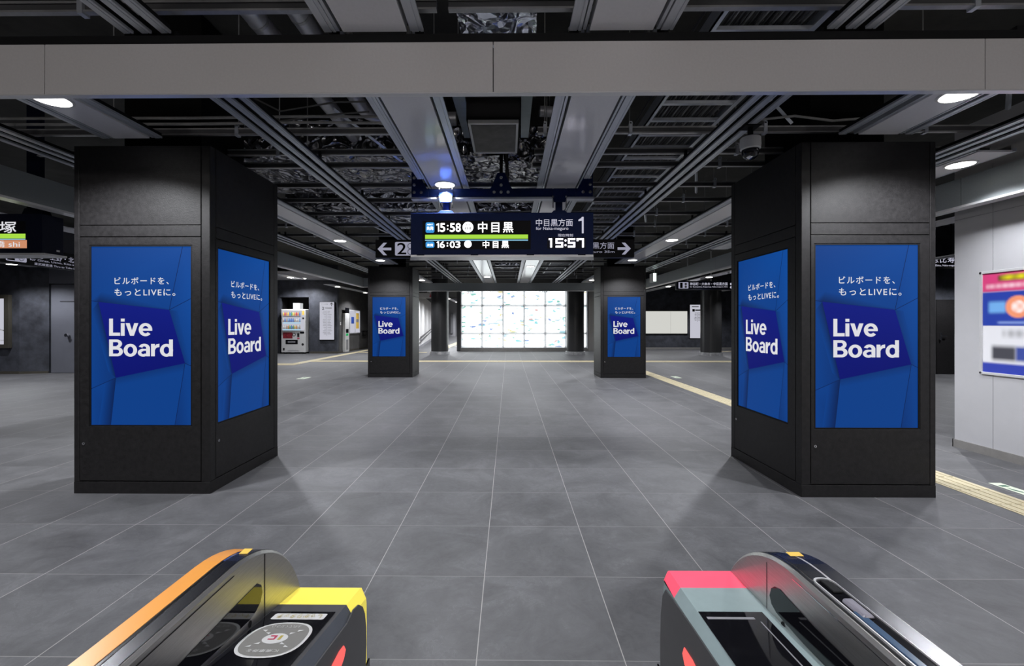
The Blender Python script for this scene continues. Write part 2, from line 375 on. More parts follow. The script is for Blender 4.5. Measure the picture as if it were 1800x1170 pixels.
GLYPH = {   # heavy grotesque letters, cap height 1: polygons and advance
    'L': ([rect(0, 0, .21, 1), rect(0, 0, .60, .185)], .64), 'i': ([rect(0, 0, .21, .74), rect(0, .83, .21, 1)], .26),
    'v': ([[(0, .74), (.225, .74), (.445, 0), (.245, 0)], [(.70, .74), (.475, .74), (.255, 0), (.455, 0)]], .72),
    'e': (sector(.37, .36, (.37, .385), (.165, .215), 0, 318) + [rect(.17, .295, .738, .425), rect(.53, .36, .74, .40)], .75),
    'B': ([rect(0, 0, .21, 1), rect(0, .845, .42, 1), rect(0, .40, .44, .60), rect(0, 0, .44, .16)] + sector(.42, .745, (.29, .255), (.09, .10), -90, 90) + sector(.44, .275, (.32, .275), (.11, .115), -90, 90), .80),
    'o': (sector(.37, .36, (.37, .385), (.16, .215), 0, 360, 40), .78),
    'a': ([rect(.46, 0, .67, .48), rect(.30, .33, .50, .44)] + sector(.355, .475, (.315, .275), (.11, .115), 0, 160) + sector(.30, .215, (.30, .235), (.105, .085), 90, 330), .73),
    'r': ([rect(0, 0, .21, .74), [(.20, .36), (.20, .60), (.29, .715), (.46, .755), (.46, .545), (.34, .53), (.26, .47), (.21, .36)]], .49),
    'd': ([rect(.50, 0, .71, 1)] + sector(.36, .36, (.36, .385), (.155, .215), 0, 360, 40), .71)}
def logo_word(word, fr, box, m, parent, d):
    polys = []; x = 0
    for ch in word:
        g_, adv = GLYPH[ch]; polys += [[(px + x, py) for px, py in p] for p in g_]; x += adv
    xm = max(px for p in polys for px, py in p); u0, v0, u1, v1 = box
    mb = MB()
    for p in polys: mb.poly([fr.p(u0 + px / xm * (u1 - u0), v0 + py * (v1 - v0), d) for px, py in p])
    return build(mb, 'logo', m, parent, fix=False)
def shape(polys, fr, m, parent, name, d=0.002, thick=0.0, label=None):
    mb = MB()
    for p in polys:
        if thick: mb.prism(p, fr.fn(), d, d + thick)
        else: mb.poly([fr.p(u, v, d) for u, v in p])
    return build(mb, name, m, parent, fix=bool(thick), label=label)

# ================================================================ the shell
def slab(name, m, x0, x1, y0, y1, z0, z1, bevel=0):
    return build(MB().box(x0, x1, y0, y1, z0, z1), name, m, keep=True, kind='structure', bevel=bevel)
slab('floor', 'slate', -26, 26, -6, 60, -0.1, 0)
slab('ceiling', 'concrete', -26, 26, -6, 60, 4.0, 4.15)
ZP = 2.84                                  # underside of the ceiling panels and rails
# left: dark stone walls
slab('wall_left', 'stone', -24, -13.2, 11.95, 12.25, 0, 3.998)
build(MB().prism([(-13.2, 11.95), (-12.58, 12.13), (-12.58, 12.4), (-13.2, 12.25)], lambda u, v, w_: (u, v, w_), 0, 3.998), 'wall_left_splay', 'stone', keep=True, kind='structure')
slab('wall_left_return', 'stone', -11.4, -11.2, 12.41, 20.2, 0, 3.998)
build(MB().box(-12.58, -11.0, 12.13, 12.4, 2.45, 3.998).box(-11.25, -11.0, 12.13, 12.4, 0, 2.45), 'wall_left_door_side', 'door', keep=True, kind='structure')
d1 = thing('door_1', (-11.9, 12.16, 0), None, None, kind='structure')
build(MB().box(-12.56, -11.27, 12.16, 12.3, 0.01, 2.43), 'door_leaf', 'door', d1, bevel=0.004)
build(MB().box(-12.3, -11.27, 12.152, 12.16, 1.955, 1.97), 'door_seam', 'black_metal', d1)
build(MB().tube([(-12.06, 12.159, 1.04), (-12.06, 12.12, 1.04)], .018, 14).tube([(-12.06, 12.13, 1.04), (-12.06, 12.115, 1.04), (-12.06, 12.08, 1.04), (-12.06, 12.07, 1.04)], .045, 20), 'door_knob', 'chrome', d1, smooth=True)
build(MB().box(-24, -13.2, 11.93, 11.95, 0, 0.07), 'baseboard_left', 'bronze', keep=True, kind='structure')
build(MB().prism([(-13.2, 11.95), (-12.58, 12.13), (-12.58, 12.11), (-13.2, 11.93)], lambda u, v, w_: (u, v, w_), 0, 0.06), 'baseboard_left_splay', 'bronze', keep=True, kind='structure')
# far left wall with the recess for the vending machine
WL = 20.2
build(MB().box(-11.2, -10.36, WL, 20.4, 0, 3.998).box(-10.36, -9.05, WL, 20.4, 2.55, 3.998).box(-9.05, -7.75, WL, 20.4, 0, 3.998), 'wall_far_left', 'stone', keep=True, kind='structure')
build(MB().box(-10.36, -9.05, 21.0, 21.1, 0, 2.6).box(-10.46, -10.36, 20.4, 21.1, 0, 2.6).box(-9.05, -8.95, 20.4, 21.1, 0, 2.6).box(-10.36, -9.05, 20.4, 21.0, 2.55, 2.6), 'wall_recess', 'pillar', keep=True, kind='structure')
build(MB().box(-7.95, -7.75, 20.4, 50, 0, 3.998), 'wall_far_left_side', 'stone_side', keep=True, kind='structure')
build(MB().box(-9.0, -7.74, WL - .015, WL, 0, 0.09).box(-7.75, -7.735, WL, 26, 0, 0.09), 'baseboard_far_left', 'bronze', keep=True, kind='structure')
# far corridor, white
build(MB().box(-7.74, 3.9, 47, 47.2, 0, 3.998), 'wall_corridor_end', 'white_wall', keep=True, kind='structure')
build(MB().prism([(-4.72, 23.4), (-6.3, 36.7), (-6.5, 36.7), (-4.92, 23.4)], lambda u, v, w_: (u, v, w_), 0, 3.0), 'wall_stair', 'white', keep=True, kind='structure')
build(MB().prism([(-4.70, 23.4), (-6.28, 36.7), (-6.3, 36.7), (-4.72, 23.4)], lambda u, v, w_: (u, v, w_), 0, 0.16), 'baseboard_stair', 'ink_grey', keep=True, kind='structure')
# right side
build(MB().box(4.4, 20, 23.65, 23.9, 0, 3.998), 'wall_far_right', 'stone', keep=True, kind='structure')
build(MB().box(4.4, 20, 23.63, 23.65, 0, 0.1), 'baseboard_far_right', 'base_steel', keep=True, kind='structure')
build(MB().box(3.92, 4.6, 22.0, 22.3, 0, 3.0).box(4.22, 4.6, 21.96, 22.0, 1.0, 1.75, 1), 'wall_lift_front', ['steel_side', 'ink_grey'], keep=True, kind='structure')
build(MB().box(9.5, 18, 12.2, 12.4, 0, 3.998), 'wall_right_far_door_side', 'stone', keep=True, kind='structure')
d2 = thing('door_2', (11.6, 12.2, 0), None, None, kind='structure')
build(MB().box(11.15, 12.3, 12.15, 12.198, 0.005, 2.0), 'door_leaf', 'pillar', d2, bevel=0.003)
build(MB().box(11.5, 11.507, 12.146, 12.15, 0.005, 2.0), 'door_seam', 'black_metal', d2)
build(MB().box(11.56, 11.6, 12.10, 12.15, 0.92, 1.12).box(11.56, 11.72, 12.08, 12.10, 1.02, 1.045), 'door_handle', 'chrome', d2, bevel=0.004)
wr = build(MB().box(4.95, 5.3, -5.5, 5.02, 0, 3.5), 'wall_right', 'white_wall', keep=True, kind='structure')
g = MB()
for y in (4.625, 3.71, 2.8): g.box(4.9475, 4.9505, y - .002, y + .002, 0.08, 3.0)
g.box(4.9475, 4.9505, -5, 5.02, 2.498, 2.503)
build(g, 'trim_wall_joints', 'ink_grey', keep=True, kind='structure')
build(MB().box(4.935, 4.95, -5.5, 5.03, 0, 0.085).box(4.935, 5.3, 5.02, 5.032, 0, 0.085), 'baseboard_right', 'base_steel', keep=True, kind='structure')

# fascias (hanging bulkheads)
t = thing('trim_front', (0, 2.27, 2.53), None, None, kind='structure')
xs = [-9.5, -7.15, -4.77, -2.378, -0.078, 2.391, 4.79, 7.2, 9.5]
for a, b in zip(xs, xs[1:]):
    build(MB().box(a + .002, b - .002, 2.27, 2.30, 2.537, 2.793), 'fascia_panel', 'fascia', t, bevel=0.002)
build(MB().box(-9.5, 9.5, 2.268, 2.302, 2.531, 2.5365), 'fascia_lip', 'lip', t)
build(MB().box(-9.5, 9.5, 2.275, 2.30, 2.794, 2.8385), 'fascia_channel', 'black_metal', t)
def side_fascia(name, x0, x1, segs_):
    t = thing(name, ((x0 + x1) / 2, 8, 2.54), None, None, kind='structure')
    for a, b in segs_: build(MB().box(x0, x1, a + .003, b - .003, 2.56, ZP), 'fascia_panel', 'fascia_blue', t)
    build(MB().box(x0 - .012, x1 + .012, segs_[0][0], segs_[-1][1], 2.538, 2.56), 'fascia_lip', 'lip', t)
side_fascia('trim_left', -4.82, -4.72, [(2.31, 5), (5, 7.6), (7.6, 11.3), (11.3, 14.5)])
side_fascia('trim_right', 4.60, 4.70, [(2.31, 4.6), (4.6, 7.2), (7.2, 10), (10, 13), (13, 16.36)])
t = thing('trim_far', (0, 16.4, 2.54), None, None, kind='structure')
build(MB().box(-3.9, 4.7, 16.38, 16.48, 2.56, ZP), 'fascia_panel', 'fascia_blue', t); build(MB().box(-3.9, 4.7, 16.37, 16.49, 2.543, 2.56), 'fascia_lip', 'lip', t)
t = thing('trim_far_left', (-4.4, 14.5, 2.54), None, None, kind='structure')
build(MB().box(-4.82, -3.9, 14.51, 14.6, 2.56, ZP), 'fascia_panel', 'fascia_blue', t); build(MB().box(-4.83, -3.9, 14.505, 14.61, 2.538, 2.56), 'fascia_lip', 'lip', t)
build(MB().box(-4.0, -3.9, 14.61, 16.37, 2.56, ZP), 'fascia_panel', 'fascia_blue', t)

# ================================================================ pillars
def pillar(name, x0, x1, y0, y1, label, screens, inner):
    t = thing(name, ((x0 + x1) / 2, (y0 + y1) / 2, 0), label, 'pillar', 'square black pillars')
    top = 2.788; d = 0.014
    build(MB().box(x0 + d, x1 - d, y0 + d, y1 - d, 0, top - .02).box(x0 + .22, x1 - .22, y0 + .22, y1 - .22, top - .02, 3.99), 'core', 'pillar_gap', t)
    faces = {'f': (front(x0, y0 + d, 0), x1 - x0, d), 'b': (Frame((x1, y1 - d, 0), (-1, 0, 0), (0, 0, 1), (0, 1, 0)), x1 - x0, d),
             'r': (Frame((x1 - d, y0, 0), (0, 1, 0), (0, 0, 1), (1, 0, 0)), y1 - y0, d), 'l': (Frame((x0 + d, y1, 0), (0, -1, 0), (0, 0, 1), (-1, 0, 0)), y1 - y0, d)}
    cw = 0.07; gp = 0.005
    for q, (fr, W, dd) in faces.items():
        fn = fr.fn(); a = cw if not (q == 'f' and inner == 'r') else 0.043; b = cw if not (q == 'f' and inner == 'l') else 0.043
        build(MB().prism(rect(a + gp, 2.155, W - b - gp, top), fn, 0, dd), 'upper_panel', 'pillar', t, bevel=0.002)
        build(MB().prism(rect(a + gp, 2.062, W - b - gp, 2.149), fn, 0, dd), 'band_panel', 'pillar', t, bevel=0.002)
        build(MB().prism(rect(0, 0, W, 0.095), fn, 0, dd + .001), 'plinth', 'pillar', t, bevel=0.002)
        if q in screens:
            u0, v0, u1, v1 = screens[q]
            dr = build(MB().ring(rect(a + gp, 0.103, W - b - gp, 2.055), rect(u0 - .012, v0 - .012, u1 + .012, v1 + .012), fn, 0, dd), 'access_door', 'pillar', t, bevel=0.0015)
        else:
            dr = build(MB().prism(rect(a + gp, 0.103, W - b - gp, 2.055), fn, 0, dd), 'access_door', 'pillar', t, bevel=0.002)
        if q in ('f', inner):
            ku, kv = a + 0.037, 0.40
            shape([circ(ku, kv, 0.011)], fr, 'chrome', dr, 'keyhole', dd, 0.004)
            shape([rect(ku - .002, kv - .006, ku + .002, kv + .006)], fr, 'black_metal', dr, 'key_slot', dd + .0045)
    for (sx, sy) in ((0, 0), (1, 0), (1, 1), (0, 1)):
        ax = 0.043 if (sy == 0 and ((inner == 'r' and sx == 0) or (inner == 'l' and sx == 1))) else cw
        xa = (x0, x0 + ax) if sx == 0 else (x1 - ax, x1); ya = (y0, y0 + cw) if sy == 0 else (y1 - cw, y1)
        X, Y = (xa[0], ya[0]) if 0 else ((x0 if sx == 0 else x1), (y0 if sy == 0 else y1)); ix = d if sx == 0 else -d; iy = d if sy == 0 else -d
        X2 = xa[1] if sx == 0 else xa[0]; Y2 = ya[1] if sy == 0 else ya[0]
        build(MB().prism([(X, Y), (X2, Y), (X2, Y + iy), (X + ix, Y + iy), (X + ix, Y2), (X, Y2)], lambda u, v, w_: (u, v, w_), 0.0955, top), 'corner_strip', 'pillar', t, bevel=0.004)
    return t

BLUE = {'hi': (14, 73, 152), 'mid': (10, 62, 135), 'lo': (9, 50, 114), 'dk': (7, 35, 86), 'cen': (8, 17, 108), 'cen2': (10, 24, 124), 'line': (8, 34, 84)}
def display(fr, u0, v0, u1, v1, label, loc):
    """lit advertising display set into a pillar door; coordinates below are fractions of the picture, from its top left"""
    t = thing('advertising_display', loc, label, 'display', 'lit blue advertising displays in the pillars')
    W = u1 - u0; H = v1 - v0
    build(MB().ring(rect(u0 - .011, v0 - .011, u1 + .011, v1 + .011), rect(u0, v0, u1, v1), fr.fn(), 0.0015, 0.011), 'bezel', 'black_metal', t)
    mb = MB(); cols = []
    def F(pts, cs, d=0.0):
        mb.poly([fr.p(u0 + x * W, v1 - y * H, 0.005 + d) for x, y in pts]); cols.append([lin(BLUE[c]) if isinstance(c, str) else lin(c) for c in cs])
    A, B, Cc, D = (.07, .31), (.779, .355), (.937, .654), (.244, .736)
    T = (.912, 0); R1 = (1, .29); R2 = (1, .67); Lf1 = (0, .303); Lf2 = (0, .797); b1 = (.193, 1); b2 = (.837, 1)
    F([(0, 0), T, B, A, Lf1], ['mid', 'hi', 'mid', 'mid', 'mid'])
    F([T, (1, 0), R1, B], ['hi', 'hi', 'hi', 'mid']); F([B, R1, R2, Cc], ['mid', 'hi', 'mid', 'mid']); F([Lf1, A, D, Lf2], ['mid', 'lo', 'lo', 'mid'])
    F([Lf2, D, b1, (0, 1)], ['mid', 'mid', 'lo', 'mid']); F([D, Cc, b2, b1], ['mid', 'mid', 'mid', 'mid']); F([Cc, R2, (1, 1), b2], ['mid', 'mid', 'mid', 'lo'])
    # soft dark folds drawn in the picture
    F([A, B, (.76, .345), (.10, .255)], ['dk', 'lo', 'mid', 'mid'], .0002); F([Lf1, A, (.10, .255), (0, .29)], ['mid', 'dk', 'mid', 'mid'], .0002)
    F([A, D, (.17, .70), (0, .36)], ['dk', 'dk', 'mid', 'mid'], .0002); F([B, Cc, (.99, .66), (.86, .36)], ['lo', 'lo', 'mid', 'mid'], .0002)
    F([D, b1, (.07, 1), (.13, .765)], ['dk', 'dk', 'mid', 'mid'], .0002); F([D, Cc, (.93, .70), (.25, .78)], ['lo', 'lo', 'mid', 'mid'], .0002)
    F([A, B, Cc, D], ['cen2', 'cen2', 'cen', 'cen'], .0004)
    def ln(p, q, wd=.0028): 
        dx, dy = q[0] - p[0], (q[1] - p[1]) * H / W; l = math.hypot(dx, dy); nx, ny = -dy / l * wd, dx / l * wd * W / H
        F([(p[0] - nx, p[1] - ny), (q[0] - nx, q[1] - ny), (q[0] + nx, q[1] + ny), (p[0] + nx, p[1] + ny)], ['line'] * 4, .0005)
    for p, q in ((T, B), (B, R1), (Cc, R2), (Cc, b2), (D, Lf2), (Lf1, A), (D, b1)): ln(p, q)
    o = build(mb, 'screen', 'screen_art', t, fix=False)
    ca = o.data.color_attributes.new('Col', 'FLOAT_COLOR', 'CORNER'); i = 0
    for cs in cols:
        for c in cs: ca.data[i].color = (*c, 1); i += 1
    def bx(x0, y0, x1, y1): return (u0 + x0 * W, v1 - y1 * H, u0 + x1 * W, v1 - y0 * H)
    lettering('ビルボードを、', fr, bx(.233, .172, .775, .211), 'ad_white', o, 'headline', 0.02, 1.18, .0062)
    lettering('もっとLIVEに。', fr, bx(.233, .236, .84, .276), 'ad_white', o, 'headline', 0.02, 1.18, .0062)
    logo_word('Live', fr, bx(.178, .404, .610, .500), 'ad_white', o, .0062)
    logo_word('Board', fr, bx(.178, .521, .818, .615), 'ad_white', o, .0062)
    return t

d = 0.014
LX0, LX1, LY0, LY1 = -3.49, -2.39, 3.56, 4.61
pillar('square_pillar', LX0, LX1, LY0, LY1, 'large black square pillar with two blue displays, left foreground, beside the orange-striped gate', {'f': (.134, .549, .943, 1.981), 'r': (.105, .549, .895, 1.981)}, 'r')
display(front(LX0, LY0 + d, 0), .134, .549, .943, 1.981, 'large blue display facing the gates on the left near pillar', (-2.95, LY0 + .02, .549))
display(Frame((LX1 - d, LY0, 0), (0, 1, 0), (0, 0, 1), (1, 0, 0)), .105, .549, .895, 1.981, 'large blue display on the left near pillar, facing the central walkway', (LX1 - .02, 4.06, .549))
RX0, RX1, RY0, RY1 = 2.30, 3.345, 3.54, 4.65
pillar('square_pillar', RX0, RX1, RY0, RY1, 'large black square pillar with two blue displays, right foreground, next to the white wall', {'f': (.112, .545, .913, 1.980), 'l': (.13, .545, .93, 1.980)}, 'l')
display(front(RX0, RY0 + d, 0), .112, .545, .913, 1.980, 'large blue display facing the gates on the right near pillar', (2.81, RY0 + .02, .545))
display(Frame((RX0 + d, RY1, 0), (0, -1, 0), (0, 0, 1), (-1, 0, 0)), .13, .545, .93, 1.980, 'large blue display on the right near pillar, facing the central walkway', (RX0 + .02, 4.1, .545))
pillar('square_pillar', -3.555, -2.425, 11.28, 12.10, 'distant black square pillar with one display, left of the lit glass wall', {'f': (.115, .53, .95, 2.027)}, 'r')
display(front(-3.555, 11.28 + d, 0), .115, .53, .95, 2.027, 'small-looking blue display on the distant pillar left of the glass wall', (-3.0, 11.3, .53))
pillar('square_pillar', 2.30, 3.43, 11.22, 12.10, 'distant black square pillar with one display, right of the lit glass wall', {'f': (.178, .528, .992, 2.024)}, 'l')
display(front(2.30, 11.22 + d, 0), .178, .528, .992, 2.024, 'small-looking blue display on the distant pillar right of the glass wall', (2.88, 11.24, .528))

# ================================================================ ceiling: panels, rails, downlights
def ceiling_panel(x0, x1, y0, y1, label):
    t = thing('ceiling_panel', ((x0 + x1) / 2, (y0 + y1) / 2, ZP), label, 'ceiling panel', 'white ceiling panels')
    build(MB().box(x0, x1, y0, y1, ZP, ZP + .018), 'sheet', 'white_panel', t, bevel=0.002)
    for s in (-1, 1):
        xa = x0 if s < 0 else x1
        build(MB().box(min(xa, xa - s * .012), max(xa, xa - s * .012), y0, y1, ZP + .019, ZP + .06), 'edge_flange', 'rail_dark', t)
        build(MB().box(min(xa + s * .018, xa + s * .034), max(xa + s * .018, xa + s * .034), y0, y1, ZP + .005, ZP + .035), 'edge_trim', 'rail', t)
FR, FB, FF = 2.262, 2.305, 16.37
ceiling_panel(-.838, -.515, -2, FR, 'left of the two pale panels above the front bulkhead, nearest the camera')
ceiling_panel(.408, .726, -2, FR, 'right of the two pale panels above the front bulkhead, nearest the camera')
ceiling_panel(-.838, -.515, FB, FF, 'long pale panel left of the air conditioner, with the glaring downlight')
ceiling_panel(.408, .726, FB, FF, 'long pale panel right of the air conditioner, behind the front bulkhead')
ceiling_panel(-3.145, -2.865, FB, 3.545, 'short pale panel with a downlight in front of the left near pillar')
ceiling_panel(2.735, 3.04, FB, 3.53, 'short pale panel with a downlight in front of the right near pillar')
ceiling_panel(-3.145, -2.865, 4.66, 11.2, 'pale panel running from the left near pillar to the distant left pillar')
ceiling_panel(2.735, 3.04, 4.7, 11.15, 'pale panel running from the right near pillar to the distant right pillar')
ceiling_panel(-3.1, -2.82, 12.2, FF, 'pale panel behind the distant left pillar, ending at the far bulkhead')
ceiling_panel(2.69, 2.99, 12.2, FF, 'pale panel behind the distant right pillar, ending at the far bulkhead')
ceiling_panel(4.05, 4.34, 3.9, 9.0, 'pale panel with a downlight beside the white wall, past the right near pillar')
ceiling_panel(-.838, -.515, 16.5, 21.6, 'pale panel beyond the far bulkhead, left half of the glass wall')
ceiling_panel(.408, .726, 16.5, 21.6, 'pale panel beyond the far bulkhead, right half of the glass wall')

def rail_mesh(x, w_, y0, y1):
    h = w_ / 2; z = ZP
    prof = [(-h, z), (h * .25, z), (h * .25, z + .004), (h * .5, z + .004), (h * .5, z), (h, z), (h, z + .014), (-h, z + .014)]
    mb = MB().prism(prof, lambda u, v, w2: (x + u, w2, v), y0, y1)
    mb.box(x - h * .8, x + h * .8, y0, y1, z + .0141, z + .04, 1)  # rail sides coloured black to stand in for unlit galvanised steel
    for yy in [y0 + .6 + 1.2 * i for i in range(int((y1 - y0) / 1.2))]: mb.box(x - .01, x + .01, yy, yy + .03, z + .04, z + .108, 1)
    return mb
def rail(x, w_, y0, y1, label, group):
    build(rail_mesh(x, w_, y0, y1), 'ceiling_rail', ['rail', 'black_metal'], label=label, cat='ceiling rail', group=group)
pos = ['left', 'middle', 'right']
def trio(xs_, y0, y1, where, w_=.05):
    for i, x in enumerate(xs_): rail(x, w_, y0, y1, f'{pos[i]} silver rail of the three {where}', 'ceiling rails hung in threes')
trio((-1.935, -1.842, -1.742), -2, FR, 'above the front bulkhead, left of the camera')
trio((1.622, 1.715, 1.812), -2, FR, 'above the front bulkhead, right of the camera')
trio((-1.935, -1.842, -1.742), FB, FF, 'beside the foil ducts and left near pillar')
trio((1.622, 1.715, 1.812), FB, FF, 'beside the cable ladder and right near pillar')
trio((-3.867, -3.972, -4.09), FB, FF, 'next to the left side bulkhead')
trio((3.735, 3.832, 3.945), FB, FF, 'next to the right side bulkhead', .05)
trio((-1.935, -1.842, -1.742), 16.5, 21.6, 'beyond the far bulkhead, left of the glass wall middle')
trio((1.622, 1.715, 1.812), 16.5, 21.6, 'beyond the far bulkhead, right of the glass wall middle')
CT = {-.904: 'left edge of the left central', -.46: 'right edge of the left central', .336: 'left edge of the right central', .796: 'right edge of the right central'}
for x, nm in CT.items():
    stop = x in (-.904, .796)
    rail(x, .06, -2, FR, f'rail at the {nm} panel, above the front bulkhead', 'rails edging the central panels')
    if stop: rail(x, .06, FB, 4.58, f'rail at the {nm} panel, stopping at the navy sign beam', 'rails edging the central panels')
    rail(x, .06, 5.06 if stop else FB, FF, f'rail at the {nm} panel, ' + ('behind the navy sign beam' if stop else 'running back past the air conditioner'), 'rails edging the central panels')
for x, a, b, nm in ((-2.79, FB, 3.545, 'right edge of the short panel before the left near pillar'), (-3.215, FB, 3.545, 'left edge of the short panel before the left near pillar'), (2.61, FB, 3.53, 'left edge of the short panel before the right near pillar'), (3.125, FB, 3.53, 'right edge of the short panel before the right near pillar'),
                    (-2.79, 4.66, 11.2, 'right edge of the panel joining both left pillars'), (-3.215, 4.66, 11.2, 'left edge of the panel joining both left pillars'), (2.66, 4.7, 11.15, 'left edge of the panel joining both right pillars'), (3.115, 4.7, 11.15, 'right edge of the panel joining both right pillars')):
    rail(x, .055, a, b, f'silver rail along the {nm}', 'rails edging the outer panels')

def downlight(x, y, label, z=ZP, power=POWER, group='round ceiling downlights', spot=SPOT, blend=BLEND):
    t = thing('downlight', (x, y, z), label, 'downlight', group)
    build(MB().lathe(x, y, [(.118, z - .001), (.117, z - .006), (.104, z - .009), (.100, z - .004)], 36), 'trim_ring', 'white', t, smooth=True)
    build(MB().lathe(x, y, [(.0995, z - .0085), (.085, z - .012), (.04, z - .016), (.001, z - .017)], 36), 'diffuser', 'light_disc', t, smooth=True)
    ld = bpy.data.lights.new('downlight_lamp', 'SPOT'); ld.energy = power; ld.spot_size = spot; ld.spot_blend = blend; ld.shadow_soft_size = 0.03; ld.color = LAMP
    lo = bpy.data.objects.new('downlight_lamp', ld); C.objects.link(lo); lo.parent = t; lo.location = (0, 0, -.075)
    return t
downlight(-3.005, 2.91, 'bright downlight just behind the front bulkhead, left, above the left near pillar display')
downlight(2.905, 2.91, 'bright downlight just behind the front bulkhead, right, above the right near pillar display')
for s, nm in ((-1, 'left'), (1, 'right')):
    xx = -3.005 if s < 0 else 2.888
    downlight(xx, 5.45, f'downlight hidden behind the {nm} near pillar', power=POWER * 1.4)
    downlight(xx, 7.95, f'downlight in the {nm} pillar-line panel, third back, halfway to the distant pillar')
    downlight(xx, 10.46, f'downlight in the {nm} pillar-line panel just in front of the distant pillar')
    downlight(-2.96 if s < 0 else 2.84, 12.95, f'downlight just behind the distant {nm} pillar')
    downlight(-2.96 if s < 0 else 2.84, 15.27, f'downlight behind the distant {nm} pillar, close to the far bulkhead')
downlight(-.676, 4.75, 'glaring downlight in the left central panel just above the departure board')
downlight(-.676, 9.4, 'downlight in the left central panel, hidden by the departure board', power=POWER * .5)
downlight(-.676, 14.15, 'small distant downlight in the left central panel, above the glass wall')
downlight(.567, 6.95, 'downlight in the right central panel, hidden by the departure board', power=POWER * .5)
downlight(.567, 11.6, 'small distant downlight in the right central panel, below the departure board')
downlight(.567, .5, 'unseen downlight added to the right central panel to light the ticket gates', power=POWER * .4)  # this pair is added out of view to light the gates
downlight(-.676, .5, 'unseen downlight added to the left central panel to light the ticket gates', power=POWER * .4)
downlight(4.195, 4.2, 'downlight beside the white wall, to the right of the right near pillar', power=POWER * .5)
downlight(4.195, 1.3, 'downlight above the white wall poster, past the right edge', power=POWER * .5)
downlight(-4.25, 1.2, 'downlight left of the orange gate, past the left edge', power=POWER * .5); downlight(2.9, .4, 'downlight over the right ticket gate', power=POWER * .4); downlight(-3.0, .4, 'downlight over the left ticket gate', power=POWER * .4)
# aisles outside the bulkheads (own dark soffit strips carry the lamps, hidden ones added to light the floor)
def aisle_strip(x, y0, y1, label, lights, wr=.16):
    build(MB().box(x - .16, x + wr, y0, y1, ZP, ZP + .02), 'ceiling_panel', 'white_panel', label=label, cat='ceiling panel', group='white ceiling panels')
    for y, lab in lights: downlight(x, y, lab, **(dict(power=POWER * 3.2, spot=math.radians(172), blend=1.0) if 'corridor' in lab else {}))
aisle_strip(-7.0, 3, 14.9, 'pale ceiling panel over the left aisle, outside the left bulkhead', [(4.6, 'hidden downlight added over the left aisle, nearest'), (8.0, 'hidden downlight added over the left aisle beside the long direction sign'), (11.0, 'hidden downlight added over the left aisle before the blue-grey door'), (14.3, 'downlight over the left aisle, last before the left bulkhead corner')])
build(MB().box(-11.15, -7.8, 17.0, 20.19, 3.32, 3.36), 'ceiling_panel', 'white_panel', label='wide pale soffit over the vending machine recess', cat='ceiling panel', group='white ceiling panels')
downlight(-9.37, 19.35, 'left of the two small downlights above the vending machine', z=3.32, power=POWER * .8); downlight(-8.92, 19.42, 'right of the two small downlights above the vending machine', z=3.32, power=POWER * .8)
aisle_strip(-9.9, 4, 16.5, 'pale ceiling panel along the stone wall of the left aisle', [(9.0, 'downlight over the far side of the left aisle'), (15.6, 'downlight in the left aisle before the vending machine')])
aisle_strip(-12.4, 6, 11.6, 'pale ceiling panel in front of the blue-grey door', [(8.5, 'downlight over the far left poster case'), (11.05, 'downlight added to brighten the blue-grey door')])  # lamp at the door added to brighten the dark left wall
aisle_strip(11.5, 8, 11.9, 'pale ceiling panel in front of the far right door', [(11.05, 'downlight added to brighten the far right door')])  # strip and lamp added to lighten the gap beside the white wall
aisle_strip(6.4, 6, 22, 'pale ceiling panel over the right aisle, outside the right bulkhead', [(7.0, 'downlight over the right aisle, nearest'), (10.8, 'downlight over the right aisle, second'), (14.35, 'small downlight right of the hanging direction sign to platform one'), (18.0, 'downlight over the right aisle, fourth'), (22.3 - .6, 'downlight washing the wall above the blank white board')])
aisle_strip(9.8, 8, 22, 'pale ceiling panel over the round column of the right aisle', [(9.0, 'downlight over the right door'), (18.0, 'downlight before the right round column'), (21.5, 'downlight behind the right round column')])
aisle_strip(-3.6, 17, 46, 'pale ceiling panel over the white corridor', [(18.4, 'downlight before the left round column')] + [(y, f'{ords[i]} downlight along the white corridor') for i, y in enumerate((23.5, 27, 31, 35, 39, 43, 46))])
aisle_strip(-6.9, 17, 22.5, 'pale ceiling panel by the notice frame', [(18, 'downlight over the left tactile strip'), (21.5, 'downlight before the notice frame')])
downlight(.567, 18.6, 'downlight just before the glass wall, right panel'); downlight(-.676, 19.2, 'downlight just before the glass wall, left panel')

for i, (x, y, z) in enumerate(FILL):
    t = thing('fill_globe', (x, y, z), f'{["left", "middle", "right"][i]} unseen white fill globe added behind the camera', 'ceiling lamp', 'unseen fill globes behind the camera')
    build(MB().lathe(x, y, [(.002, z - .12), (.07, z - .10), (.115, z - .04), (.12, z), (.10, z + .07), (.04, z + .11)], 24), 'globe', 'fill_globe_glow', t, smooth=True); build(MB().tube([(x, y, z + .1), (x, y, 3.99)], .015, 8), 'stem', 'white', t)
    ld = bpy.data.lights.new('fill_globe_lamp', 'POINT'); ld.energy = FILL_POWER; ld.shadow_soft_size = .13; ld.color = FILL_COL; lo = bpy.data.objects.new('fill_globe_lamp', ld); C.objects.link(lo); lo.parent = t; lo.location = (0, 0, -.27)
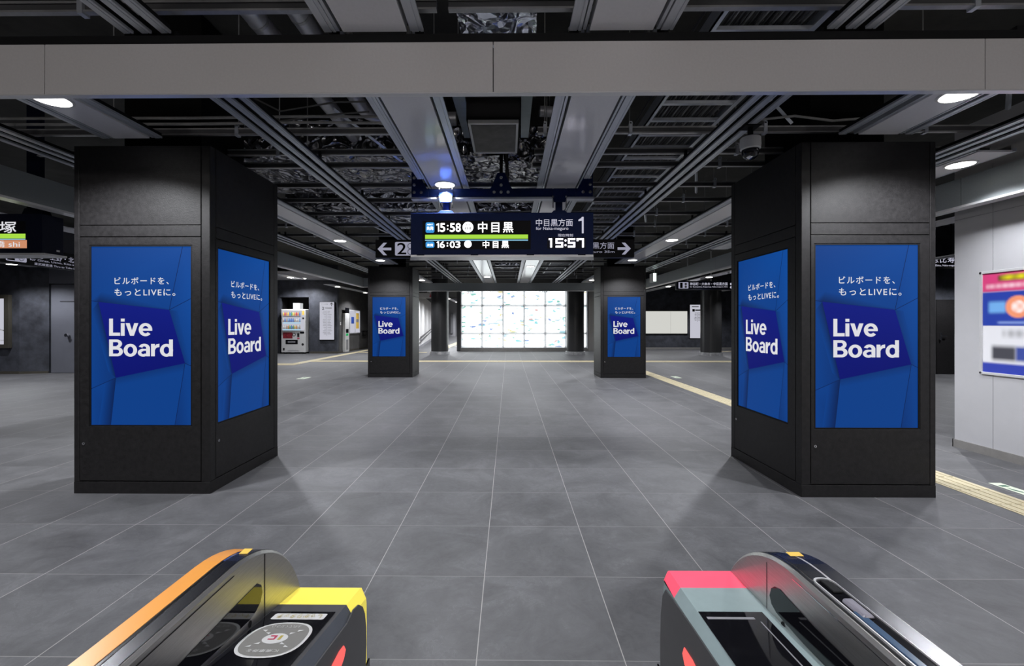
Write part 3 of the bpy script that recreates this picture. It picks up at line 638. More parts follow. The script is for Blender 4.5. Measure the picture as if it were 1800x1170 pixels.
# ---------------------------------------------------------------- steel channels, rods, braces above
ords = ['first', 'second', 'third', 'fourth', 'fifth', 'sixth', 'seventh', 'eighth', 'ninth', 'tenth', 'eleventh', 'twelfth', 'thirteenth', 'fourteenth', 'fifteenth', 'sixteenth']
DUCTS = [(-3.3, -.05, 4.95, 6.35), (.0, .95, 5.05, 6.5), (-2.25, -.75, 6.6, 8.0), (-3.3, -2.35, 6.6, 7.9), (-.7, .6, 7.0, 8.2), (-.30, .17, 1.2, 2.9), (-.4, .3, 11.3, 12.2), (-.4, .3, 13.0, 13.7), (-1.80, -1.28, .5, 4.95), (-1.5, -.45, 4.3, 4.6), (1.16, 1.9, -1, 16)]
def channel(y, x0, x1, label, rods):
    t = thing('steel_channel', ((x0 + x1) / 2, y, 2.925), label, 'steel channel', 'steel channels across the ceiling void')
    z = 2.925
    build(MB().box(x0, x1, y + .010, y + .03, z + .004, z + .051, 1).box(x0, x1, y, y + .03, z, z + .0045).box(x0, x1, y, y + .03, z + .0505, z + .055).box(x0, x1, y, y + .003, z + .0046, z + .010).box(x0, x1, y, y + .003, z + .043, z + .0504), 'channel_bar', ['rail_dark', 'gate_grey'], t)
    for x in rods:
        if not (x0 < x < x1) or any(a - .1 < x < b + .1 and c - .1 < y < e + .1 for a, b, c, e in DUCTS): continue
        build(MB().tube([(x, y + .03, 2.96), (x, y + .03, 3.995)], .005, 6), 'hanger_rod', 'rail_dark', t)
        build(MB().box(x - .014, x + .014, y - .006, y + .04, 2.915, 3.0).tube([(x - .012, y - .004, 3.0), (x - .008, y - .004, 3.016), (x + .008, y - .004, 3.016), (x + .012, y - .004, 3.0)], .005, 6), 'hanger_clip', 'rail', t, bevel=.002)
cy = [3.68, 4.13, 4.47, 5.12, 5.75, 6.45, 7.2, 8.0, 8.85, 9.7, 10.6, 11.5, 12.5, 13.5, 14.5, 15.5]
channel(2.22, -9, -.36, 'steel channel above the front bulkhead, left part', [-6.5, -4.3, -2.145, -1.38, -.9, 0]); channel(2.22, -.3, 9, 'steel channel above the front bulkhead, right part', [-.08, 1.29, 2.3, 3.7])
for i, y in enumerate(cy):
    j = .11 * (i % 3)
    if i < 3:
        channel(y, -4.4, -.5, f'{ords[i]} steel channel behind the front bulkhead, left of the air conditioner', [-3.3, -2.25 + j, -1.3 + j, -.62])
        channel(y, .24, 4.4, f'{ords[i]} steel channel behind the front bulkhead, right of the air conditioner', [.3 + .5 * j, 1.0 + j, 2.1, 3.4 - j])
    else: channel(y, -4.4, 4.4, f'{ords[i]} steel channel behind the front bulkhead, crossing the whole ceiling', [-3.6 + j, -2.3 + j, -1.1 - j, .25, 1.2 + j, 2.35 - j, 3.5])
def brace(p, q, label):
    build(MB().tube([p, q], .016, 4), 'diagonal_brace', 'rail', label=label, cat='brace', group='diagonal steel braces in the ceiling void')
brace((-1.56, 3.98, 3.28), (-.98, 5.08, 3.02), 'pale diagonal brace hanging right of the left rails, before the foil duct')
brace((-.62, 6.45, 3.3), (-.55, 6.6, 2.98), 'short diagonal brace between the foil ducts')
brace((2.05, 3.60, 3.2), (2.30, 3.66, 2.99), 'diagonal brace by the dome camera')
brace((2.15, 5.15, 3.25), (2.38, 5.70, 3.02), 'diagonal brace right of the right rails')
brace((1.95, 6.5, 3.2), (2.2, 7.2, 2.99), 'diagonal brace further back right of the right rails')
brace((3.66, 3.3, 3.25), (3.86, 3.5, 3.02), 'yellowish diagonal brace over the right near pillar')
brace((-3.3, 2.25, 3.5), (-3.55, 2.27, 3.02), 'diagonal brace above the front bulkhead at the far left')
brace((-2.6, 8.1, 3.2), (-1.95, 9.4, 2.98), 'long diagonal brace behind the left rails'); brace((-3.6, 5.6, 3.1), (-3.3, 6.4, 2.98), 'diagonal brace between the left outer rails')
# conduits
def run(pts, r, m, name, label, cat, group=None, n=8):
    return build(MB().tube(pts, r, n), name, m, label=label, cat=cat, group=group, smooth=True)
for i, (z, y) in enumerate(((3.03, 3.60), (2.99, 3.62))):
    run([(-4.4, y, z), (-2.6, y, z - .004), (-1.6, y, z + .006), (-.9, y, z - .004), (-.5, y, z)], .012, 'cable_grey', 'conduit', ('upper' if i == 0 else 'lower') + ' grey conduit tied to the first channel left of the air conditioner', 'conduit', 'conduits on the first channel')
run([(1.9, 3.62, 2.99), (2.3, 3.62, 3.03), (2.6, 3.62, 2.99), (3.0, 3.62, 3.02), (3.3, 3.6, 3.06)], .01, 'cable_grey', 'conduit', 'grey cable tied on the channel above the right near pillar', 'conduit', 'conduits on the first channel')
run([(-2.45, 3.9, 3.45), (-2.0, 3.9, 3.22), (-1.5, 3.9, 3.3), (-1.25, 3.9, 3.3)], .008, 'cable', 'loose_cable', 'upper slack black cable below the concrete, left of the pipes', 'cable', 'slack black cables')
run([(-2.45, 4.0, 3.4), (-2.05, 4.0, 3.18), (-1.55, 4.0, 3.24), (-1.25, 4.0, 3.26)], .008, 'cable', 'loose_cable', 'lower slack black cable below the concrete, left of the pipes', 'cable', 'slack black cables')
# insulated pipes
def pipe(pts, r, label):
    t = thing('insulated_pipe', pts[0], label, 'pipe', 'silver insulated pipes')
    build(MB().tube(pts, r, 20), 'jacket', 'pipe', t, smooth=True)
    P = [Vector(p) for p in pts]
    for a, b in zip(P, P[1:]):
        if (b - a).length > .8:
            for s in (.3, .62):
                c = a.lerp(b, s); dd = (b - a).normalized() * .012
                build(MB().tube([c - dd, c + dd], r + .003, 20), 'collar', 'rail_dark', t, smooth=True)
pipe([(-1.70, .5, 3.42), (-1.70, 2.4, 3.42), (-1.70, 3.4, 3.42), (-1.70, 4.9, 3.42)], .068, 'left silver insulated pipe running back beneath the concrete')
pipe([(-1.38, .5, 3.40), (-1.38, 2.4, 3.40), (-1.38, 4.2, 3.40), (-1.36, 4.32, 3.40), (-1.28, 4.42, 3.40), (-1.15, 4.45, 3.40), (-.52, 4.45, 3.40)], .064, 'right silver insulated pipe turning towards the air conditioner')
pipe([(.26, 4.0, 3.5), (.58, 4.0, 3.5), (.58, 4.0, 3.995)], .05, 'upper short insulated pipe right of the air conditioner'); pipe([(.3, 4.3, 3.4), (.5, 4.32, 3.4), (.56, 4.4, 3.36), (.57, 4.6, 3.2)], .05, 'lower short insulated pipe elbow right of the air conditioner')
# foil-wrapped ducts
def foil_duct(x0, x1, y0, y1, z0, z1, label, m='foil', amp=.04, res=.07):
    bm = bmesh.new(); bmesh.ops.create_cube(bm, size=1)
    for v in bm.verts: v.co = Vector((x0 + (v.co.x + .5) * (x1 - x0), y0 + (v.co.y + .5) * (y1 - y0), z0 + (v.co.z + .5) * (z1 - z0)))
    for _ in range(5):
        es = [e for e in bm.edges if e.calc_length() > res * 1.5]
        if not es: break
        bmesh.ops.subdivide_edges(bm, edges=es, cuts=1, use_grid_fill=True)
    bmesh.ops.triangulate(bm, faces=bm.faces)
    for v in bm.verts:
        p = v.co; q = Vector((p.x * 6.1, p.y * 6.1, p.z * 6.1))
        n3 = noise.noise_vector(q) + noise.noise_vector(q * 2.3) * .7
        sag = -.06 * math.sin(math.pi * (p.x - x0) / (x1 - x0)) * math.sin(math.pi * (p.y - y0) / (y1 - y0)) if p.z < z0 + .01 else 0
        v.co = p + n3 * amp * .55 + Vector((0, 0, sag))
    me = bpy.data.meshes.new('foil_duct'); bm.to_mesh(me); bm.free(); me.materials.append(M[m])
    o = bpy.data.objects.new('foil_duct', me); C.objects.link(o); tag(o, label, 'duct', 'foil wrapped ducts')
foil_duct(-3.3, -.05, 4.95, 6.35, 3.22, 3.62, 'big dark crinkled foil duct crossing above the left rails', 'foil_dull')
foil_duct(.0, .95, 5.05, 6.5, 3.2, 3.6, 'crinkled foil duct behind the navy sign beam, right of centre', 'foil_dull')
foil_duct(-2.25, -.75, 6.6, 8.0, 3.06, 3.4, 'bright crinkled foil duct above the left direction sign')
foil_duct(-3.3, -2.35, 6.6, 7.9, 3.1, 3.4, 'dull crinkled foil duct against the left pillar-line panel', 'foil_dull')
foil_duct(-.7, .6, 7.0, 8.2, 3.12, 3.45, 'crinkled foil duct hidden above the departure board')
foil_duct(-.30, .17, 1.2, 2.9, 3.15, 3.5, 'bright crinkled foil duct above the front bulkhead, top centre of the picture')
foil_duct(-.4, .3, 11.3, 12.2, 3.06, 3.26, 'small foil duct between the central panels, below the departure board', 'foil', .03)
foil_duct(-.4, .3, 13.0, 13.7, 3.06, 3.26, 'small foil duct between the central panels, nearest the glass wall', 'foil', .03)
# air conditioner
t = thing('air_conditioner', (-.13, 4.1, 3.06), 'grey ceiling air conditioner with a ribbed grille between the central panels', 'air conditioner')
build(MB().box(-.36, .10, 3.80, 4.50, 3.09, 3.30), 'body', 'black_metal', t, bevel=.006)
g = MB().box(-.345, -.325, 3.79, 4.46, 3.055, 3.09).box(.065, .085, 3.79, 4.46, 3.055, 3.09).box(-.325, .065, 3.79, 3.81, 3.055, 3.09).box(-.325, .065, 4.44, 4.46, 3.055, 3.09)
build(g, 'grille_frame', 'grille', t, bevel=.003)
g = MB()
for i in range(26): y = 3.815 + i * .024; g.prism([(y, 3.07), (y + .004, 3.058), (y + .016, 3.066), (y + .014, 3.072)], lambda u, v, w_: (w_, u, v), -.324, .064)
build(g, 'grille', 'cable_grey', t)
build(MB().box(-.47, .23, 3.69, 3.80, 3.28, 3.30), 'hanger_plate', 'gate_grey', t)
for x0, x1 in ((-.47, -.365), (.105, .2)): build(MB().prism([(x0, 3.70), (x1, 3.70), (x1, 3.78), (x1 + .01 if x1 < 0 else x1, 4.55), (x0 + .02, 4.55)], lambda u, v, w_: (u, v, w_), 3.25, 3.262), 'side_plate', 'galv', t)
for x in (-.44, .19): build(MB().tube([(x, 3.9, 3.262), (x, 3.9, 3.995)], .006, 6).tube([(x, 4.5, 3.262), (x, 4.5, 3.995)], .006, 6), 'hanger_rod', 'rail_dark', t)
for i in range(7): build(MB().tube([(-.44 + i * .105, 3.688, 3.29), (-.44 + i * .105, 3.682, 3.29)], .006, 8), 'bolt', 'chrome', t)
for i, (x, y, s) in enumerate(((-1.4, 8.55, .34), (-1.15, 9.5, .3), (-.98, 11.3, .25))):
    tt = thing('ceiling_vent', (x, y, 2.98), f'small grey ceiling vent box, {["nearest", "middle", "farthest"][i]} of three below the departure board on the left', 'vent', 'small ceiling vent boxes')
    build(MB().box(x - s, x + s, y - .3, y + .3, 3.0, 3.2), 'box', 'gate_grey', tt, bevel=.005); build(MB().box(x - s + .04, x + s - .04, y - .26, y + .26, 2.985, 3.0), 'louvre', 'grille', tt)
# cable ladder and cables
t = thing('cable_ladder', (1.52, 9, 3.15), 'long steel cable ladder left of the right rails, full of cables', 'cable ladder')
for x in (1.21, 1.83): build(MB().box(x - .006, x + .006, -1, 16, 3.12, 3.21).box(x - .006, x + (.03 if x < 1.5 else -.03), -1, 16, 3.12, 3.126), 'ladder_rail', 'rail', t)
for i in range(52): build(MB().box(1.216, 1.824, .3 + .3 * i, .335 + .3 * i, 3.125, 3.15), 'ladder_rung', 'rail', t)
cb = None
for i in range(20):
    r = random.uniform(.007, .0115); x = 1.25 + i * .0285
    mb = MB().tube([(x + .002 * math.sin(k * 1.7 + i), -1 + k * 1.0, 3.165 + r + .008 * math.sin(k * 2.1 + i * 2)) for k in range(18)], r, 6)
    build(mb, 'power_cable', 'cable' if i % 3 else 'cable_grey', label=f'{"dark" if i % 3 else "grey"} cable lying lengthwise in the cable ladder', cat='cable', group=f'{"dark" if i % 3 else "grey"} cables in the cable ladder', smooth=True)
for i in range(12):
    x = 1.23 + i * .05
    build(MB().tube([(x, -1, 3.33), (x + .01, 6, 3.32), (x, 16, 3.33)], .011, 6), 'power_cable', 'cable', label='dark cable running above the cable ladder', cat='cable', group='dark cables above the cable ladder')
# dome camera
t = thing('security_camera', (1.815, 3.38, 2.6), 'white dome security camera hanging from the right rails beside the right near pillar', 'security camera')
build(MB().lathe(1.815, 3.38, [(.066, 2.755), (.071, 2.75), (.073, 2.70), (.070, 2.672), (.058, 2.664)], 32), 'housing', 'white', t, smooth=True)
build(MB().lathe(1.815, 3.38, [(.060, 2.664), (.059, 2.64), (.050, 2.615), (.03, 2.598), (.002, 2.592)], 32), 'dome', 'gloss_black', t, smooth=True)
build(MB().lathe(1.80, 3.36, [(.02, 2.62), (.024, 2.604), (.012, 2.5925), (.002, 2.590)], 20), 'lens', 'chrome', t, smooth=True)
build(MB().tube([(1.815, 3.38, 2.755), (1.815, 3.38, 2.84)], .02, 14).box(1.76, 1.87, 3.33, 3.43, 2.832, 2.839), 'mount', 'black_metal', t)

# ================================================================ departure board and its beam
t = thing('sign_beam', (-.07, 4.85, 2.76), 'navy steel beam with bolted brackets carrying the departure board', 'sign beam')
build(MB().box(-1.04, .90, 4.80, 4.812, 2.72, 2.81).box(-1.04, .90, 4.80, 4.9, 2.72, 2.728).box(-1.04, .90, 4.80, 4.9, 2.802, 2.81), 'beam', 'navy', t, bevel=.002)
build(MB().box(-1.05, .92, 4.802, 4.9, 2.70, 2.7195), 'beam_rail', 'rail', t)
for nm, pl, bs in (('l', [(-1.04, 2.72), (-.86, 2.72), (-.86, 2.775), (-.96, 2.96), (-1.04, 2.985)], [(-1.01, 2.765), (-.935, 2.765), (-1.01, 2.845), (-1.01, 2.92)]),
                   ('m', [(-.26, 2.72), (.10, 2.72), (.02, 2.83), (-.04, 2.975), (-.12, 2.975), (-.18, 2.83)], [(-.155, 2.765), (-.08, 2.765), (-.005, 2.765), (-.08, 2.84), (-.08, 2.92)]),
                   ('r', [(.72, 2.72), (.90, 2.72), (.90, 2.985), (.82, 2.96), (.72, 2.775)], [(.87, 2.765), (.795, 2.765), (.87, 2.845), (.87, 2.92)])):
    p = build(MB().prism(pl, lambda u, v, w_: (u, w_, v), 4.786, 4.799), 'bracket_plate', 'navy', t, bevel=.002)
    for x, z in bs: build(MB().tube([(x, 4.786, z), (x, 4.780, z)], .017, 16).tube([(x, 4.780, z), (x, 4.770, z)], .010, 6), 'bolt', 'chrome', p)
    build(MB().tube([(pl[0][0] * .5 + pl[1][0] * .5, 4.82, 2.82), (pl[0][0] * .5 + pl[1][0] * .5, 4.82, 3.99)], .02, 10), 'hanger_rod', 'black_metal', t)
def post(x, t):
    p = build(MB().box(x - .035, x + .035, 4.83, 4.90, 2.535, 2.72).prism([(x - .10, 2.533), (x + .10, 2.533), (x + .06, 2.575), (x - .06, 2.575)], lambda u, v, w_: (u, w_, v), 4.80, 4.93).prism([(x - .075, 2.80), (x + .075, 2.80), (x + .075, 2.715), (x + .06, 2.66), (x - .06, 2.66), (x - .075, 2.715)], lambda u, v, w_: (u, w_, v), 4.783, 4.799), 'hanging_post', 'navy', t, bevel=.002)
    for s in (-1, 1): build(MB().tube([(x + s * .07, 4.79, 2.60), (x + s * .07, 4.79, 2.812)], .006, 8).tube([(x + s * .07, 4.79, 2.705), (x + s * .07, 4.79, 2.725)], .012, 6), 'threaded_rod', 'chrome', p)
t = thing('departure_board', (-.07, 4.72, 2.085), 'navy hanging departure board reading 15:58 and platform 1 for Naka-meguro', 'departure board')
BY = 4.72
build(MB().prism([(BY, 2.089), (BY + .25, 2.089), (BY + .25, 2.53), (BY, 2.531)], lambda u, v, w_: (w_, u, v), -1.034, .892), 'housing', 'navy', t, bevel=.003)
build(MB().prism([(-1.034, BY + .003), (.892, BY + .003), (.945, BY + .26), (-1.095, BY + .26)], lambda u, v, w_: (u, v, w_), 2.066, 2.088), 'bottom_strip', 'lip', t)
for x in (-.97, -.40, .19, .73): build(MB().box(x, x + .08, BY - .001, BY + .01, 2.082, 2.092), 'latch', 'navy_dark', t)
post(-.673, t); post(.545, t)
fr = front(-1.034, BY, 2.531)
def zr(a, b, c, dd): return (.0011 * (a - 8), -.00111 * (dd - 42), .0011 * (c - 8), -.00111 * (b - 42))
p = shape([rect(*zr(122, 118, 1160, 390))], fr, 'sign_black', t, 'screen', .001)
shape([rect(*zr(122, 118, 135, 390)), rect(*zr(1140, 118, 1160, 390))], fr, 'black_metal', p, 'screen_edge', .0016)
q = lambda *a: zr(*a)
shape([rrect(*zr(152, 133, 236, 232), .018)], fr, 'led_blue', p, 'train_badge', .002); shape([rrect(*zr(152, 316, 236, 374), .018)], fr, 'led_blue', p, 'train_badge', .002)
lettering('先発', fr, zr(163, 172, 226, 206), 'led_white', p, 'badge_text', .02, 1, .003); lettering('次発', fr, zr(165, 336, 224, 362), 'led_white', p, 'badge_text', .02, 1, .003)
lettering('NEXT', fr, zr(168, 148, 222, 160), 'led_white', p, 'badge_text', .02, 1, .003)
for chs, y0_, y1_, xx in (('15:58', 142, 222, (254, 282, 292, 338, 356, 372, 386, 432, 442, 488)), ('16:03', 314, 374, (258, 280, 290, 334, 354, 368, 386, 430, 440, 484))):
    for i_, ch in enumerate(chs):
        if ch == ':':
            z = zr(xx[2 * i_], y0_, xx[2 * i_ + 1], y1_); uc = (z[0] + z[2]) / 2; shape([circ(uc, z[1] + .3 * (z[3] - z[1]), .0085, n=12), circ(uc, z[1] + .72 * (z[3] - z[1]), .0085, n=12)], fr, 'led_white', p, 'lettering', .002)
        elif ch == '1':
            z = zr(xx[2 * i_], y0_, xx[2 * i_ + 1], y1_); sw = .0125; hh = z[3] - z[1]
            shape([rect(z[2] - sw, z[1], z[2], z[3]), [(z[0], z[3] - hh * .26), (z[0], z[3] - hh * .13), (z[2] - sw, z[3]), (z[2] - sw * .4, z[3] - hh * .17)]], fr, 'led_white', p, 'lettering', .002)
        else: lettering(ch, fr, zr(xx[2 * i_], y0_, xx[2 * i_ + 1], y1_), 'led_white', p, 'departure_time', .035, 1, .002)
shape([circ(.0011 * (558 - 8), -.00111 * (180 - 42), .057)], fr, 'led_white', p, 'line_symbol', .002); shape([circ(.0011 * (558 - 8), -.00111 * (340 - 42), .039)], fr, 'led_white', p, 'line_symbol', .002)
lettering('H', fr, zr(546, 148, 570, 164), 'ink_grey', p, 'symbol_text', .02, 1, .003); lettering('01', fr, zr(530, 178, 584, 204), 'ink_grey', p, 'symbol_text', .02, 1, .003)
lettering('中目黒', fr, zr(656, 130, 992, 230), 'led_white', p, 'destination', .02, 1.25, .002); lettering('中目黒', fr, zr(700, 310, 950, 378), 'led_white', p, 'destination', .02, 1.4, .002)
shape([rect(*zr(147, 250, 1134, 290))], fr, 'led_green', p, 'green_bar', .002); shape([rect(*zr(147, 298, 1134, 308))], fr, 'led_sky', p, 'blue_line', .002)
lettering('中目黒方面', fr, zr(1210, 103, 1562, 172), 'print_white', t, 'destination', .008, 1, .002); lettering('for Naka-meguro', fr, zr(1210, 178, 1520, 216), 'print_white', t, 'destination', .006, 1, .002)
z = zr(1616, 84, 1666, 240); shape([rect(z[2] - .019, z[1], z[2], z[3]), [(z[0], z[3] - .045), (z[0], z[3] - .030), (z[2] - .026, z[3] - .012), (z[2] - .019, z[3]), (z[2] - .019, z[3] - .040)]], fr, 'print_white', t, 'platform_number', .002); lettering('現在時刻', fr, zr(1420, 244, 1564, 272), 'print_white', t, 'clock_caption', .0, 1, .002)
ck = shape([rect(*zr(1318, 276, 1684, 384))], fr, 'navy_dark', t, 'clock', .001)
def seg7(ch, u0, v0, u1, v1, th):
    S7 = {'1': 'r', '5': 'tumlb', '7': 'tr'}[ch]; o = []; vm = (v0 + v1) / 2; h = th / 2
    if ch == '1': return [rect((u0 + u1) / 2 - h, v0, (u0 + u1) / 2 + h, v1), rect((u0 + u1) / 2 - th * 1.3, v1 - th, (u0 + u1) / 2, v1)]
    if ch == '5': return [rect(u0, v1 - th, u1, v1), rect(u0, vm - h, u0 + th, v1 - th), rect(u0 + th, vm - h, u1, vm + h), rect(u1 - th, v0 + th, u1, vm - h), rect(u0, v0, u1, v0 + th)]
    return [rect(u0, v1 - th, u1, v1), rect(u1 - th, v0, u1, v1 - th), rect(u0, v1 - th * 1.7, u0 + th, v1 - th)]
cs = []
for ch, a, b in (('1', 1325, 1385), ('5', 1398, 1470), ('5', 1515, 1585), ('7', 1598, 1668)):
    z = zr(a, 286, b, 374); cs += seg7(ch, z[0], z[1], z[2], z[3], .019)
for vv in (308, 352): cs.append(circ(.0011 * (1493 - 8), -.00111 * (vv - 42), .011, n=14))
shape(cs, fr, 'clock_white', ck, 'clock_digits', .003)
# second departure board, cut by the left edge
t = thing('departure_board', (-5.9, 4.75, 2.12), 'dark departure board hanging at the left edge, green and orange bars', 'departure board')
build(MB().box(-6.9, -5.0, 4.75, 4.98, 2.12, 2.54), 'housing', 'navy_dark', t, bevel=.003)
build(MB().box(-6.92, -4.98, 4.753, 5.0, 2.098, 2.1195), 'bottom_strip', 'lip', t)
build(MB().box(-5.28, -5.13, 4.85, 4.90, 2.54, 3.99).prism([(-5.32, 2.54), (-5.06, 2.54), (-5.10, 2.62), (-5.28, 2.62)], lambda u, v, w_: (u, w_, v), 4.83, 4.92), 'hanging_post', 'navy_dark', t)
build(MB().box(-4.999, -4.997, 4.90, 4.935, 2.155, 2.175), 'maker_plate', 'lip', t)
fr = front(-6.9, 4.75, 2.12)
p = shape([rect(.35, .05, 1.72, .34)], fr, 'sign_black', t, 'screen', .001)
shape([rect(.4, .155, 1.72, .205)], fr, 'led_green', p, 'green_bar', .002); shape([rect(.4, .142, 1.72, .150)], fr, 'led_sky', p, 'blue_line', .002); shape([rect(.4, .05, 1.735, .138)], fr, 'led_orange', p, 'orange_panel', .002)
lettering('三ノ塚', fr, (1.06, .215, 1.62, .335), 'ad_white', p, 'destination', .02, 1, .003); lettering('雀橋 shi', fr, (1.26, .06, 1.66, .13), 'ad_white', p, 'destination', .01, 1, .003)

# ================================================================ hanging direction signs
t = thing('direction_sign', (-.06, 6.6, 2.335), 'long black direction sign with arrows, half hidden behind the departure board', 'direction sign')
build(MB().box(-1.968, 1.848, 6.6, 6.72, 2.335, 2.601), 'housing', 'sign_black', t, bevel=.003)
for x in (-.5, .4): build(MB().tube([(x, 6.66, 2.6), (x, 6.66, 3.99)], .02, 10), 'hanging_post', 'black_metal', t)
fr = front(-1.968, 6.6, 2.335); H = .266
def arrow(u, v, s, dr, fr, m, parent, th=.2):
    w_ = s * th / 2
    pts = [rect(u - s * .5, v - w_, u + s * .42, v + w_)]
    for sg in (1, -1): pts.append([(u + s * .5, v), (u + s * .5 - w_ * 1.2, v + sg * w_ * 1.2 * 0), (u + s * .02, v + sg * s * .46), (u + s * .02 + w_ * 2.6, v + sg * s * .46)] if 0 else [(u + s * .52, v), (u + s * .08, v + sg * s * .46), (u + s * .08 - w_ * 2.6, v + sg * s * .46), (u + s * .52 - w_ * 2.8, v)])
    if dr == 'left': pts = [[(2 * u - a, b) for a, b in p_] for p_ in pts]
    if dr == 'up': pts = [[(u - (b - v), v + (a - u)) for a, b in p_] for p_ in pts]
    return shape(pts, fr, m, parent, 'arrow', .002)
arrow(.135, .128, .20, 'left', fr, 'sign_white', t)
p = shape([rrect(.29, .03, .62, .232, .02)], fr, 'sign_white', t, 'number_plate', .002)
lettering('2', fr, (.325, .05, .455, .215), 'ink', p, 'platform_number', .02, 1, .003)
shape([circ(.52, .17, .045), circ(.52, .085, .045)], fr, 'ink', p, 'line_symbol', .003); shape([circ(.52, .17, .036), circ(.52, .085, .036)], fr, 'sign_white', p, 'line_symbol', .004)
lettering('中目黒方面', fr, (2.99, .125, 3.52, .222), 'sign_white', t, 'destination', .006, 1.0, .002); lettering('for Naka-meguro 35m', fr, (2.72, .058, 3.525, .098), 'sign_white', t, 'destination', .004, 1, .002)
arrow(3.665, .128, .19, 'right', fr, 'sign_white', t)
# long sign along the left aisle, facing right
t = thing('direction_sign', (-8.05, 8, 2.33), 'long black sign over the left aisle naming Ginza and Ueno, cut by the near pillar', 'direction sign')
build(MB().box(-8.1, -8.0, 5.6, 9.4, 2.335, 2.64), 'housing', 'sign_black', t, bevel=.003)
for y in (6.5, 8.7): build(MB().tube([(-8.05, y, 2.64), (-8.05, y, 3.99)], .02, 10), 'hanging_post', 'black_metal', t)
fr = Frame((-8.0, 6.95, 2.335), (0, 1, 0), (0, 0, 1), (1, 0, 0))
p = shape([rrect(.09, .035, .40, .26, .02)], fr, 'sign_white', t, 'number_plate', .002); lettering('2', fr, (.11, .05, .22, .24), 'ink', p, 'platform_number', .02, 1, .003)
shape([circ(.32, .19, .042), circ(.32, .095, .042)], fr, 'ink', p, 'line_symbol', .003); shape([circ(.32, .19, .034), circ(.32, .095, .034)], fr, 'sign_white', p, 'line_symbol', .004); lettering('H', fr, (.306, .08, .334, .11), 'ink', p, 'symbol_text', .01, 1, .005)
p2 = shape([rrect(-.28, .05, .02, .26, .02)], fr, 'sign_white', t, 'pictogram', .002); shape([rrect(-.265, .065, .005, .245, .015)], fr, 'sign_black', p2, 'pictogram_inset', .003); lettering('G', fr, (-.12, .11, -.03, .2), 'sign_white', p2, 'symbol_text', .01, 1, .004)
lettering('銀座・上野・北千住・大手町', fr, (.45, .135, 1.86, .235), 'sign_white', t, 'destination', .006, 1, .002)
lettering('for Ginza, Ueno, Kita-senju, Kita-koshigaya', fr, (.45, .075, 1.86, .12), 'sign_white', t, 'destination', .004, 1, .002); lettering('東武線直通 Thru to Tobu Line', fr, (.52, .015, 1.30, .058), 'sign_white', t, 'destination', .004, 1, .002)
# right aisle
t = thing('direction_sign', (6.9, 15, 2.48), 'black sign over the right aisle to platform 1, above the round column', 'direction sign')
build(MB().box(5.60, 8.6, 15, 15.12, 2.484, 2.775), 'housing', 'navy_dark', t, bevel=.003)
for x in (6.0, 6.78, 8.2): build(MB().tube([(x, 15.06, 2.77), (x, 15.06, 3.99)], .018, 10), 'hanging_post', 'lip', t)
fr = front(5.60, 15, 2.484)
p = shape([rrect(.07, .04, .40, .255, .02)], fr, 'sign_white', t, 'number_plate', .002); lettering('1', fr, (.13, .06, .20, .235), 'ink', p, 'platform_number', .02, 1, .003); shape([circ(.31, .19, .04), circ(.31, .10, .04)], fr, 'ink_grey', p, 'line_symbol', .003)
lettering('神谷町・六本木・中目黒方面', fr, (.45, .145, 1.70, .245), 'print_white', t, 'destination', .008, 1, .002); lettering('for Kamiyacho, Roppongi, Naka-meguro 35m', fr, (.45, .07, 1.70, .115), 'print_white', t, 'destination', .006, 1, .002)
shape([circ(1.82, .19, .04), circ(1.82, .08, .04)], fr, 'print_white', t, 'pictogram', .002)
t = thing('direction_sign', (11.2, 11.3, 2.7), 'fragment of a dark sign seen between the right near pillar and white wall', 'direction sign')
build(MB().box(10.2, 12.4, 11.4, 11.5, 2.74, 3.10), 'housing', 'sign_black', t, bevel=.003); build(MB().tube([(11.2, 11.45, 3.1), (11.2, 11.45, 3.99)], .02, 8), 'hanging_post', 'black_metal', t)
fr = front(10.2, 11.4, 2.74); lettering('恵比寿', fr, (.46, .15, 1.04, .31), 'print_white', t, 'destination', .006, 1.1, .002); lettering('for Ebisu, Naka-meguro', fr, (.46, .05, 1.1, .11), 'print_white', t, 'destination', .004, 1, .002)
t = thing('exit_sign', (4.07, 12.5, 2.54), 'small lit green and white exit sign hanging by the distant right pillar', 'exit sign')
build(MB().box(4.0, 4.12, 12.45, 12.75, 2.52, 2.76), 'housing', 'white', t, bevel=.004); build(MB().tube([(4.07, 12.55, 2.76), (4.07, 12.55, 2.92)], .012, 8).box(3.98, 4.16, 12.5, 12.6, 2.90, 2.922), 'stem', 'white', t)
fr = front(4.0, 12.45, 2.52); p = shape([rect(.008, .008, .09, .232)], fr, 'exit_glow', t, 'lit_face', .001); shape([circ(.05, .13, .012, n=12)], fr, 'exit_green', p, 'running_mark', .002)
t = thing('restroom_sign', (-3.9, 22, 2.6), 'white restroom sign with red and blue pictograms left of the round column', 'restroom sign')
build(MB().box(-4.6, -3.25, 22, 22.1, 2.6, 2.86), 'housing', 'white', t, bevel=.003); build(MB().tube([(-4.0, 22.05, 2.86), (-4.0, 22.05, 3.99)], .02, 8), 'hanging_post', 'white', t)
fr = front(-4.6, 22, 2.6); M['red'] = mat('red_print', (.5, .02, .03), .5, noise_amt=.05); M['blue'] = mat('blue_print', (.02, .06, .3), .5, noise_amt=.05)
for x, c in ((.75, 'red'), (.92, 'blue'), (1.12, 'ink_grey')): shape([circ(x, .19, .028, n=12), [(x - .05, .06), (x + .05, .06), (x + .02, .155), (x - .02, .155)]], fr, c, t, 'pictogram', .002)

